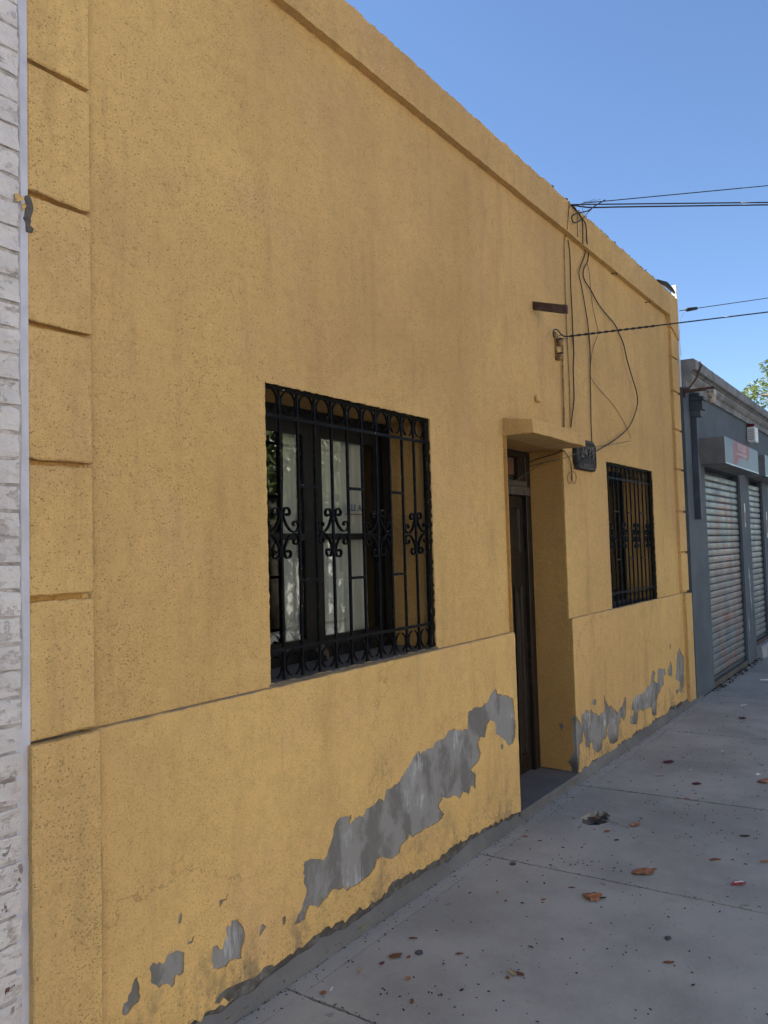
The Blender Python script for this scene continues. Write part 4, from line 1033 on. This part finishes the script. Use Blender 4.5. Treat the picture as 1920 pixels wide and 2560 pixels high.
cable(wp([(C3, [(1045, 990), (1000, 1020), (985, 1080), (1005, 1150), (1035, 1150), (1040, 1080)], -.02)]), .0030, MAT['cable_paint'], 'left coil of cable slack below the number plate')
cable(wp([(C3, [(1055, 985), (1095, 1010), (1108, 1080), (1095, 1150), (1075, 1150), (1055, 1090), (1050, 1010)], -.022)]), .0033, MAT['cable_paint'], 'right coil of cable slack below the number plate')
cable(wp([(B, [(735, 590), (800, 615), (845, 680), (848, 800), (850, 1300), (862, 1700), (880, 2212)], -.014), (C3, [(940, 375)], -.012)]), .0066, MAT['cable_paint'], 'painted conduit dropping from the insulator rack to the door hood')
# service cable leaving across the street
s0 = wp([(B, [(600, 480), (585, 320), (640, 258), (720, 292), (830, 412)], -.035)])
sA = P(1420, 841, -.06); sB = P(1920, 780, -1.10)
dirv = (sB-sA)
pts = s0+[sA]+[sA+dirv*k for k in (.12, .25, .5, .75, 1.0, 3.0, 7.2)]
cable(pts, .0046, MAT['cable'], 'thick twisted service cable stretched from the insulator rack out over the street', 4, 'service_cable')
tw = MB()
for ph in (0, math.pi):
    pp = []
    for k in range(0, 46):
        u = k/45*.42; c_ = sA+dirv*u
        pp.append(c_+Vector((.25, 0, 0))*.0+Vector((math.cos(k*.9+ph)*.0045, 0, math.sin(k*.9+ph)*.005)))
    tw.tube(pp, .0036, 5)
tag(tw.obj('cable_twist', MAT['cable'], None, True), 'twisted pair wound round the first stretch of the service cable', 'cable')
cable(wp([(B, [(700, 480), (730, 440), (780, 425), (850, 435)], -.045)]), .0022, MAT['cable'], 'short bare tail joining the insulator rack to the service cable', 4)
cable(wp([(B, [(745, 545), (790, 545), (850, 512), (920, 515), (985, 480)], -.05)]), .0022, MAT['cable'], 'crooked bare tail under the service cable at the insulator rack', 4)
# bundle at the cornice
anc = P(1428.5, 511.5, -.05)
def span(px0, py0, px1, py1, y0, y1, r, label, lead=None):
    a_ = P(px0, py0, y0); b_ = P(px1, py1, y1); d = b_-a_
    pts = (lead or [])+[a_+d*k for k in (0, .15, .3, .5, .7, .85, 1, 2.5, 6.2)]
    return tag(MB().tube(smoothline(pts, 3), r, 6).obj('overhead_cable', MAT['cable'], None, True), label, 'cable', 'cables leaving the cornice over the street')
span(1500, 504, 1920, 464, -.16, -1.15, .0034, 'upper, thinnest of the three overhead cables leaving the yellow cornice', [P(1453, 508, -.05)])
span(1470, 511, 1920, 506, -.10, -1.15, .0046, 'middle of the three overhead cables leaving the yellow cornice', [anc])
span(1470, 518.5, 1920, 512, -.10, -1.10, .0052, 'lowest and thickest of the three overhead cables leaving the yellow cornice', [anc])
cable([P(1320+a_/5.53, 460+b_/5.53, yy) for a_, b_, yy in ((1065, 220, -.20), (930, 300, -.16), (830, 370, -.12), (700, 400, -.08), (625, 430, -.065), (605, 470, -.06), (620, 520, -.06), (660, 535, -.06), (710, 510, -.06), (745, 480, -.06))], .0045, MAT['cable'], 'looped stiff cable end sticking up at the cornice', 4)
cable([P(1320+a_/5.53, 460+b_/5.53, yy) for a_, b_, yy in ((880, 345, -.14), (820, 400, -.10), (770, 460, -.07), (745, 482, -.06))], .0031, MAT['cable'], 'short strand tied into the cable loop at the cornice', 3)
cable([P(1320+a_/5.53, 460+b_/5.53, yy) for a_, b_, yy in ((600, 288, -.05), (640, 330, -.05), (690, 395, -.055), (730, 455, -.058), (750, 485, -.06))], .0058, MAT['cable'], 'taped black cable bundle lying over the cornice edge', 3)
cable([P(1320+a_/5.53, 460+b_/5.53, -.06) for a_, b_ in ((680, 410), (680, 540), (684, 640), (688, 730))], .0023, MAT['cable'], 'rusty tie wire hanging on the cornice face below the loop', 3)
for k, (lab, q) in enumerate((('first wiry whisker above the overhead cables', [(750, 265), (800, 245), (870, 232), (905, 215), (935, 205)]), ('second longer wiry whisker above the overhead cables', [(820, 262), (860, 245), (940, 228), (985, 212), (1010, 205)]), ('curled wiry whisker hanging under the overhead cables', [(690, 300), (740, 310), (770, 285), (750, 330), (765, 380), (780, 430)]))):
    cable([P(1320+a_/5.53, 460+b_/5.53, -.10) for a_, b_ in q], .0014, MAT['cable'], lab, 3)
# dead-end clamp and thin line off the far corner
cl = P(1698, 777, -.03); cb = P(1920, 745, -.62); d = cb-cl
tag(MB().tube([cl+d*k for k in (.0, .2, .5, 1, 3, 8)], .0042, 6).obj('overhead_line', MAT['cable'], None, True), 'thin overhead line leaving the far corner of the yellow house', 'cable')
tag(MB().tube([cl+d*k for k in (.075, .08, .18, .185)], [.010, .02, .016, .006], 8).obj('dead_end_clamp', MAT['tar'], None, True), 'black wedge clamp on the thin line at the far corner', 'clamp')
cable([cl+d*.075, P(1709, 784, -.05), P(1701, 800, -.03), P(1699, 850, -.028), P(1703, 890, -.028)], .0017, MAT['cable_thin'], 'thin tail of the far corner line hanging down the flashing strip', 4)
# wall hooks
for k, (px, py) in enumerate(((1614, 758), (1530, 687))):
    q0 = P(px, py)
    lab = 'small hook with rust stain under the cornice near the far corner' if k == 0 else 'small bent hook under the cornice, left of the other hook'
    tag(MB().tube(smoothline([(q0.x-.02, .0, q0.z), (q0.x-.02, -.02, q0.z), (q0.x+.01, -.03, q0.z+.012), (q0.x+.03, -.026, q0.z+.004)], 3), .004, 5).obj('wall_hook', MAT['rust']), lab, 'hook')

# ================================================================== LITTER ON THE SIDEWALK
def leafmesh(L, W_, curl, seed, lift=.003):
    """thin dry leaf: ragged ovate outline, folded along the midrib, curled at the rim"""
    rn = random.Random(seed); n = 22; vs = []; fs = []; rings = (1.0, .72, .40)
    rim = []
    for k in range(n):
        a_ = 2*math.pi*k/n; rr = 1-.16*math.cos(a_*1.0+.4)+rn.uniform(-.13, .10)+(.10 if k == 0 else 0)
        if rn.random() < .12: rr *= .72
        rim.append((rr*math.cos(a_)*L/2, rr*math.sin(a_)*W_/2*(1-.25*abs(math.cos(a_))**3)))
    bend = rn.uniform(-.5, .9); tw_ = rn.uniform(-.5, .5)
    for q_ in rings:
        for k in range(n):
            x, y = rim[k][0]*q_, rim[k][1]*q_
            u, v = x/(L/2), y/(W_/2)
            z = curl*.20*W_*abs(v)**1.4+curl*.10*L*bend*u*u+.09*curl*W_*tw_*u*v+.05*W_*mnoise.noise(Vector((u*2.2, v*2.2, seed*1.7)))*(1+curl)
            if q_ == 1.0: z += rn.uniform(-.02, .05)*W_*curl
            vs.append((x, y, z))
    vs.append((0, 0, 0)); c0 = len(vs)-1
    for r_ in range(2):
        for k in range(n): fs.append((r_*n+k, r_*n+(k+1) % n, (r_+1)*n+(k+1) % n, (r_+1)*n+k))
    for k in range(n): fs.append((2*n+k, 2*n+(k+1) % n, c0))
    zm = min(v[2] for v in vs); vs = [(a_, b_, c_-zm+.0006) for a_, b_, c_ in vs]
    return vs, fs
def litter(px, py, name, mat, L, W_, curl, rot, label, cat, seed, flip=False, z=0.0):
    q = PZ(px, py, z); vs, fs = leafmesh(L, W_, curl, seed)
    if flip:
        h = max(v[2] for v in vs); vs = [(a_, b_, h-c_+.0006) for a_, b_, c_ in vs]
    o_ = MB().add(vs, fs).obj(name, MAT[mat], None, False); o_.location = (q.x, q.y, z+.0015); o_.rotation_euler = (0, 0, rot)
    s_ = o_.modifiers.new('thickness', 'SOLIDIFY'); s_.thickness = .0012; s_.offset = 1
    return tag(o_, label, cat)
L_ = [
 (1484, 2245, 'dry_leaf', 'leaf_o', .085, .075, .9, -.9, 'cupped orange brown dry leaf with a dark stalk, nearest the second joint', 'leaf', True),
 (1508, 2246, 'leaf_stalk', 'speck', .035, .014, .5, -1.0, 'dark shrivelled stalk lying against the cupped orange leaf', 'leaf', True),
 (1615, 2181, 'dry_leaf', 'leaf_o', .115, .075, .25, -.7, 'large flat orange dry leaf lying just beyond the paving joint', 'leaf', True),
 (1590, 2063, 'dry_leaf', 'leaf_o', .075, .035, .7, -.3, 'curled orange dry leaf beyond the end of the pale twig', 'leaf', False),
 (1520, 2079, 'dry_leaf', 'leaf_o', .045, .022, .5, -.6, 'little orange dry leaf below the pale twig', 'leaf', False),
 (1494, 2046, 'dry_leaf', 'leaf_o', .034, .034, .4, .5, 'reddish dry leaf scrap caught in the broken hole', 'leaf', True),
 (1542, 2101, 'berry_scrap', 'leaf_r', .028, .015, .4, -.6, 'dark red scrap between the hole and the large flat leaf', 'scrap', True),
 (1848, 2211, 'foil_wrapper', 'red_foil', .075, .035, .6, -.75, 'bright red foil wrapper near the right edge', 'wrapper', False),
 (1673, 1907, 'foil_wrapper', 'leaf_r', .085, .055, .8, -.6, 'dark red crumpled wrapper in the middle of the sidewalk', 'wrapper', True),
 (1858, 1797, 'foil_wrapper', 'leaf_r', .085, .055, .7, -.5, 'farthest dark red crumpled wrapper on the sidewalk', 'wrapper', False),
 (1744, 1961, 'foil_wrapper', 'leaf_r', .065, .04, .6, -.7, 'small flattened dark red wrapper just beyond the third joint', 'wrapper', False),
 (1911, 1956, 'dry_leaf', 'leaf_o', .085, .065, .9, -.4, 'crumpled orange leaf cut off by the right edge', 'leaf', True),
 (1898, 1938, 'paper_scrap', 'paper', .045, .03, .8, -.5, 'largest white paper scrap, beside the crumpled orange leaf', 'paper scrap', False),
 (1806, 1879, 'paper_scrap', 'paper', .028, .018, .6, .2, 'white paper speck far up the sidewalk', 'paper scrap', False),
 (1727, 1925, 'paper_scrap', 'paper', .028, .018, .4, .5, 'white paper speck right of the dark red wrapper', 'paper scrap', False),
 (1860, 1763, 'paper_scrap', 'paper', .09, .03, .3, -.4, 'pale strip of paper far up the sidewalk', 'paper scrap', False),
 (1863, 2091, 'dry_leaf', 'speck', .055, .022, .4, -1.0, 'blackened leaf right of centre on the sidewalk', 'leaf', True),
 (1720, 1999, 'dry_leaf', 'leaf_o', .03, .026, .5, .3, 'small orange leaf scrap lying on the third joint', 'leaf', True),
 (1650, 1941, 'dry_leaf', 'leaf_o', .06, .015, .3, -.9, 'thin orange leaf strip below the dark red wrapper', 'leaf', False),
 (1790, 2150, 'dry_leaf', 'leaf_b', .06, .02, .4, -.9, 'narrow brown leaf above the bright red wrapper', 'leaf', False),
 (1914, 2155, 'dry_leaf', 'leaf_o', .05, .02, .4, -.8, 'orange leaf scrap at the right edge above the red wrapper', 'leaf', False),
 (991, 2392, 'dry_leaf', 'leaf_b', .052, .030, .8, -.7, 'dark brown curled leaf left of the old gum spot', 'leaf', True),
 (956, 2409, 'berry_scrap', 'leaf_r', .026, .013, .4, -.1, 'dark red scrap left of the dark brown curled leaf', 'scrap', True),
 (1022, 2394, 'dry_leaf', 'leaf_b', .024, .013, .5, .1, 'small brown leaf right of the dark brown curled leaf', 'leaf', True),
 (1034, 2347, 'dry_leaf', 'leaf_b', .036, .012, .4, -1.0, 'small reddish brown leaf above the old gum spot', 'leaf', True),
 (900, 2427, 'dry_leaf', 'leaf_y', .045, .010, .5, .35, 'thin straw coloured leaf strip in the near slab', 'leaf', False),
 (809, 2483, 'dry_leaf', 'leaf_o', .026, .022, .3, .3, 'rusty orange leaf chip next to the nearest joint', 'leaf', True),
 (829, 2474, 'paper_scrap', 'paper', .030, .006, .2, .35, 'thin white paper sliver beside the rusty leaf chip', 'paper scrap', False),
 (1280, 2434, 'dry_leaf', 'leaf_y', .035, .020, 1.2, 1.0, 'folded straw coloured leaf standing in the near slab', 'leaf', False),
 (1299, 2436, 'dry_leaf', 'leaf_b', .040, .016, 1.2, 1.3, 'folded brown leaf right beside the folded straw leaf', 'leaf', False),
 (1270, 2445, 'dry_leaf', 'leaf_b', .018, .016, .4, .3, 'tiny brown leaf chip left of the folded straw leaf', 'leaf', True),
 (1022, 2447, 'dry_leaf', 'leaf_o', .024, .018, .7, .2, 'small pale orange leaf cup below the gum spot', 'leaf', False),
 (1030, 2503, 'dry_leaf', 'leaf_b', .030, .012, .4, .6, 'brown leaf scrap near the bottom edge', 'leaf', False),
 (1150, 2386, 'dry_leaf', 'leaf_b', .032, .012, .5, -.9, 'slender brown leaf left of the cupped orange leaf', 'leaf', False),
 (1311, 2092, 'dry_leaf', 'leaf_o', .030, .018, .4, -.5, 'small red orange leaf left of the broken hole', 'leaf', True),
 (1360, 2250, 'dry_leaf', 'leaf_o', .028, .014, .4, -.6, 'small orange leaf well left of the cupped orange leaf', 'leaf', True),
 (1430, 2220, 'dry_leaf', 'leaf_b', .030, .010, .4, -1.0, 'thin rusty leaf left above the cupped orange leaf', 'leaf', False),
 (1244, 2231, 'dry_leaf', 'leaf_o', .018, .012, .4, .2, 'tiny orange leaf chip below the second joint', 'leaf', True),
 (1265, 2253, 'dry_leaf', 'leaf_b', .020, .010, .4, .2, 'tiny brown leaf chip below the second joint', 'leaf', True),
 (1674, 2407, 'dry_leaf', 'leaf_b', .045, .014, .5, -.9, 'brown twiggy leaf scrap in the lower right slab', 'leaf', False),
 (908, 2316, 'dry_leaf', 'leaf_y', .045, .018, .6, .5, 'straw coloured leaf at the foot of the flaked plinth', 'leaf', False),
 (1140, 2132, 'dry_leaf', 'leaf_y', .030, .020, .6, .4, 'straw coloured leaf at the wall foot below the big grey patch', 'leaf', False),
 (1053, 2213, 'dry_leaf', 'leaf_y', .028, .012, .5, .2, 'small straw coloured leaf lying on the mortar fillet', 'leaf', False),
]
for k, r_ in enumerate(L_):
    px, py, nm, mt, L, W_, cu, ro, lab, cat, fl = r_
    zz = .02 if lab.endswith('fillet') or 'foot' in lab else (-.018 if 'broken hole' in lab and 'scrap caught' in lab else 0.0)
    litter(px, py, nm, mt, L, W_, cu, ro, lab, cat, 300+k, fl, zz)
# white print on the red wrapper
q = PZ(1848, 2211); o_ = boxo('foil_print', MAT['paper'], None, -.024, .020, -.003, .003, .0, .0008); o_.location = (q.x, q.y, .014); o_.rotation_euler = (0, 0, -.75)
wr = [o for o in bpy.data.objects if o.get('label', '').startswith('bright red foil')][0]
o_.parent = wr; o_.location = (0, 0, .0105); o_.rotation_euler = (.25, 0, 0)
# twig, stick
a = PZ(1505, 2049); b = PZ(1574, 2072)
tag(MB().tube([(a.x, a.y, .0), (a.x*.6+b.x*.4, a.y*.6+b.y*.4, .008), (b.x, b.y, .003)], [.0028, .0026, .0018], 6).obj('twig', MAT['twig']), 'pale twig lying out of the broken hole in the sidewalk', 'twig')
a = PZ(1900, 1701); b = a+Vector((.25, -.42, 0))
tag(MB().tube([(a.x, a.y, .008), (b.x, b.y, .008)], .007, 6).obj('stick', MAT['paper']), 'pale stick at the right edge in front of the roller shutters', 'stick')
# gum spots
for k, (px, py, s_) in enumerate(((1048, 2382, .016), (1282, 2160, .018), (1670, 2346, .014))):
    q = PZ(px, py); rn = random.Random(k); n = 14
    pts = [(q.x+s_*rn.uniform(.8, 1.15)*math.cos(2*math.pi*i/n), q.y+s_*rn.uniform(.7, 1.05)*math.sin(2*math.pi*i/n)) for i in range(n)]
    mb = MB().add([(x, y, .0038) for x, y in pts]+[(x, y, .0) for x, y in pts], [tuple(range(n))]+[(i, (i+1) % n, n+(i+1) % n, n+i) for i in range(n)])
    tag(mb.obj('gum_spot', MAT['gum']), ('flattened dark gum spot right of the dark brown curled leaf', 'flattened dark gum spot just below the start of the second joint', 'flattened gum spot in the lower right slab')[k], 'gum spot')
# crumbs nobody could count
mb = MB(); rn = random.Random(77)
def crumb(x, y, r_, z=0.003, el=1.0):
    t = rn.uniform(0, math.pi); c_, s_ = math.cos(t), math.sin(t)
    base = []
    for k in range(5):
        a_ = 2*math.pi*k/5; u, v = r_*el*math.cos(a_)*rn.uniform(.6, 1.2), r_*math.sin(a_)*rn.uniform(.5, 1.1); base.append((x+u*c_-v*s_, y+u*s_+v*c_, z-.002))
    top = (x, y, z+r_*rn.uniform(.1, .35)); mb.add(base+[top], [(k, (k+1) % 5, 5) for k in range(5)])
for k in range(900):
    x = rn.uniform(1.9, 9.0); y = -.06-rn.random()**.8*1.5
    d_ = mnoise.noise(Vector((x*1.1, y*1.6, 4)))
    if rn.random() > .55+1.1*d_: continue
    crumb(x, y, rn.choice((.0013, .0016, .002, .0026, .004))*rn.uniform(.7, 1.15), el=rn.choice((1, 1.2, 1.6, 2.6)))
for (px, py, sp_, nn) in ((1470, 2150, .16, 60), (1250, 2520, .2, 30), (1780, 2080, .18, 40), (1700, 1985, .2, 30), (1500, 2420, .25, 40), (1050, 2450, .14, 26), (1830, 1900, .3, 30)):
    q = PZ(px, py)
    for k in range(nn*2//3): crumb(q.x+rn.gauss(0, sp_), min(-.06, q.y+rn.gauss(0, sp_*.8)), rn.uniform(.002, .0055), el=rn.choice((1, 1.4, 2.4)))
for k in range(420):
    crumb(rn.uniform(1.7, 8.6), GUT-.004-rn.random()**2*.10, rn.uniform(.0012, .0042), el=rn.choice((1, 1.5, 2.5)))
for k in range(260):
    i_ = rn.choice((4, 5, 6, 7)); y_ = -.06-rn.random()*1.4; crumb(jx(i_, y_)+rn.gauss(0, .008), y_, rn.uniform(.0012, .0035), el=rn.choice((1, 1.5, 2.5)))
for k in range(170):
    x = rn.uniform(1.9, 8.0); crumb(x, -.08-rn.random()*1.4, rn.uniform(.0032, .0055), el=rn.choice((1.2, 2.2, 3.0)))
tag(mb.obj('sidewalk_crumbs', MAT['speck']), 'dark leaf crumbs and dirt scattered over the sidewalk', 'litter', kind='stuff')
mb = MB()
for k in range(160):
    x = rn.uniform(1.7, 7.6); crumb(x, -.034-rn.random()*.014, rn.uniform(.002, .0055), .022)
tag(mb.obj('wall_foot_crumbs', MAT['cable_paint']), 'paint flakes and crumbs along the foot of the yellow wall', 'litter', kind='stuff')

# ================================================================== STREET TREE (right edge)
tree = thing('street_tree', (15.2, -1.9, 0), 'sunlit street tree whose leaves reach in at the right edge', 'tree')
mb = MB(); T0 = Vector((15.2, -1.9, 0))
mb.tube([T0+Vector((0, 0, -.1)), T0+Vector((.03, .02, 1.2)), T0+Vector((-.05, .05, 2.4)), T0+Vector((-.1, .1, 3.6)), T0+Vector((0, .1, 5.2))], [.17, .14, .125, .10, .05], 9)
mb.obj('trunk', MAT['bark'], tree, True)
rn = random.Random(55); mb = MB(); lf = MB()
blobs = [((.2, 0, 4.9), 1.5, 1500), ((-.7, .5, 4.7), 1.0, 900), ((.9, .8, 5.3), 1.1, 700), ((.4, -1.0, 5.2), 1.2, 700)]
tip = P(1905, 985, .55)   # lower outlying branch seen in the photo
ctrs = [(tip-T0, .34, 380), (P(1922, 915, .40)-T0, .16, 70), (P(1874, 985, .62)-T0, .14, 70), (tip-T0+Vector((.5, -.5, .25)), .6, 700), (tip-T0+Vector((1.0, -1.0, .45)), .7, 700)]
ends = []
for c_, r_, nn in blobs+[(tuple(c__), r__, n__) for c__, r__, n__ in ctrs]:
    c_ = Vector(c_)+T0
    a_ = T0+Vector((-.08, .08, min(3.4, c_.z-.3)))
    mid = a_.lerp(c_, .55)+Vector((0, 0, .12))
    mb.tube([a_, mid, c_], [.05, .028, .01], 6)
    for k in range(nn):
        while True:
            v = Vector((rn.uniform(-1, 1), rn.uniform(-1, 1), rn.uniform(-1, 1)))
            if v.length < 1: break
        v = v.normalized()*(v.length**.5)
        p = c_+Vector((v.x, v.y, v.z*.8))*r_*(1+.25*mnoise.noise(v*2+c_))
        s_ = rn.uniform(.030, .062); d1 = Vector((rn.uniform(-1, 1), rn.uniform(-1, 1), rn.uniform(-.8, .4))).normalized(); d2 = d1.orthogonal().normalized(); d2.rotate(Matrix.Rotation(rn.uniform(0, 6), 3, d1)); d3 = d1.cross(d2)
        lf.add([p-d1*s_, p+d2*s_*.38+d3*s_*.1, p+d1*s_, p-d2*s_*.38+d3*s_*.1], [(0, 1, 2), (0, 2, 3)])
mb.obj('branches', MAT['bark'], tree, True)
lf.obj('crown', MAT['leaf_g'], tree)

# ================================================================== OPPOSITE SIDE OF THE STREET (seen in the window glass)
def opposite(x0, x1, h, col, label, nwin, seed):
    rn = random.Random(seed); hs = thing('opposite_house', ((x0+x1)/2, -9.8, 0), label, 'house')
    m = simple('opp_paint_%d' % seed, col, .85, .08, 2, .002)
    boxo('wall', m, hs, x0, x1, -15.6, -9.6, -.1, h)
    boxo('cornice', m, hs, x0-.02, x1+.02, -9.6+.001, -9.48, h-.25, h)
    rf = MB().add([(x0-.2, -9.3, h+.01), (x1+.2, -9.3, h+.01), (x1+.2, -12.6, h+1.3), (x0-.2, -12.6, h+1.3), (x1+.2, -15.8, h+.01), (x0-.2, -15.8, h+.01)], [(0, 1, 2, 3), (3, 2, 4, 5), (0, 3, 5), (1, 4, 2), (0, 5, 4, 1)])
    rf.obj('roof', simple('opp_roof_%d' % seed, (.22, .10, .07), .85, .3, 6), hs)
    st = (x1-x0)/nwin
    for k in range(nwin):
        cx = x0+st*(k+.5)
        if k == nwin//2:
            d_ = boxo('door', MAT['wood'], hs, cx-.45, cx+.45, -9.598, -9.55, .02, 2.2)
            boxo('handle', MAT['zinc'], d_, cx+.32, cx+.36, -9.549, -9.52, 1.0, 1.12)
        else:
            wd = boxo('window', MAT['dark'], hs, cx-.5, cx+.5, -9.598, -9.57, 1.0, 2.25)
            boxo('frame', MAT['white'], wd, cx-.56, cx+.56, -9.599, -9.54, .94, .999); boxo('frame', MAT['white'], wd, cx-.02, cx+.02, -9.569, -9.55, 1.0, 2.25)
opposite(-9, -2.5, 4.1, (.76, .70, .62), 'cream house across the street, leftmost', 4, 1)
opposite(-2.4, 3.8, 6.4, (.84, .80, .74), 'white house across the street facing the yellow house', 4, 2)
opposite(3.9, 10.2, 5.2, (.78, .70, .58), 'buff house across the street', 4, 3)
opposite(10.3, 17.5, 5.6, (.80, .75, .68), 'pale house across the street, rightmost', 5, 4)
def bigtree(x, y, h, R, label, nl, seed, ls=.13):
    rn = random.Random(seed); pt = thing('street_tree', (x, y, 0), label, 'tree')
    mb = MB().tube([(x, y, -.15), (x+.05, y+.03, h*.3), (x-.05, y, h*.62)], [.22, .16, .08], 8)
    lf = MB(); cs = [(Vector((x, y, h*.72)), R*.75)]
    for k in range(9):
        a_ = rn.uniform(0, 6.28); c_ = Vector((x+math.cos(a_)*R*.6, y+math.sin(a_)*R*.6, h*rn.uniform(.5, .92))); cs.append((c_, R*rn.uniform(.35, .55)))
        mb.tube([(x, y, h*.42), c_*.5+Vector((x, y, h*.5))*.5, c_], [.07, .05, .015], 5)
    mb.obj('trunk', MAT['bark'], pt, True)
    for k in range(nl):
        c_, r_ = rn.choice(cs); v = Vector((rn.gauss(0, 1), rn.gauss(0, 1), rn.gauss(0, 1))).normalized()*rn.random()**.4*r_
        p = c_+v; s_ = rn.uniform(.7, 1.3)*ls; d1 = Vector((rn.uniform(-1, 1), rn.uniform(-1, 1), rn.uniform(-1, 1))).normalized(); d2 = d1.orthogonal().normalized()
        lf.add([p-d1*s_, p+d2*s_*.5, p+d1*s_, p-d2*s_*.5], [(0, 1, 2), (0, 2, 3)])
    lf.obj('crown', MAT['leaf_g'], pt)
bigtree(3.0, -8.2, 5.2, 1.9, 'street tree on the far sidewalk opposite the yellow house', 2600, 1, .10)
bigtree(9.2, -8.2, 5.6, 2.2, 'street tree on the far sidewalk opposite the gap between the houses', 3000, 2, .10)
bigtree(14.2, -8.2, 4.6, 2.5, 'street tree on the far sidewalk opposite the grey shop', 3000, 3, .10)
bigtree(11.2, -8.3, 4.4, 2.0, 'low bushy street tree on the far sidewalk between the others', 3000, 9, .10)
bigtree(-10.5, -2.6, 7.5, 3.2, 'added big tree on the near sidewalk behind the viewer, blocking sky light', 7000, 4, .17)  # this and the next two: unseen trees added to block light from the left
bigtree(-16.0, -2.6, 8.5, 3.6, 'second added big tree on the near sidewalk behind the viewer, blocking sky light', 7000, 5, .19)
bigtree(-13.0, -8.2, 8.5, 3.6, 'added big tree on the far sidewalk behind the viewer, blocking sky light', 7000, 6, .19)
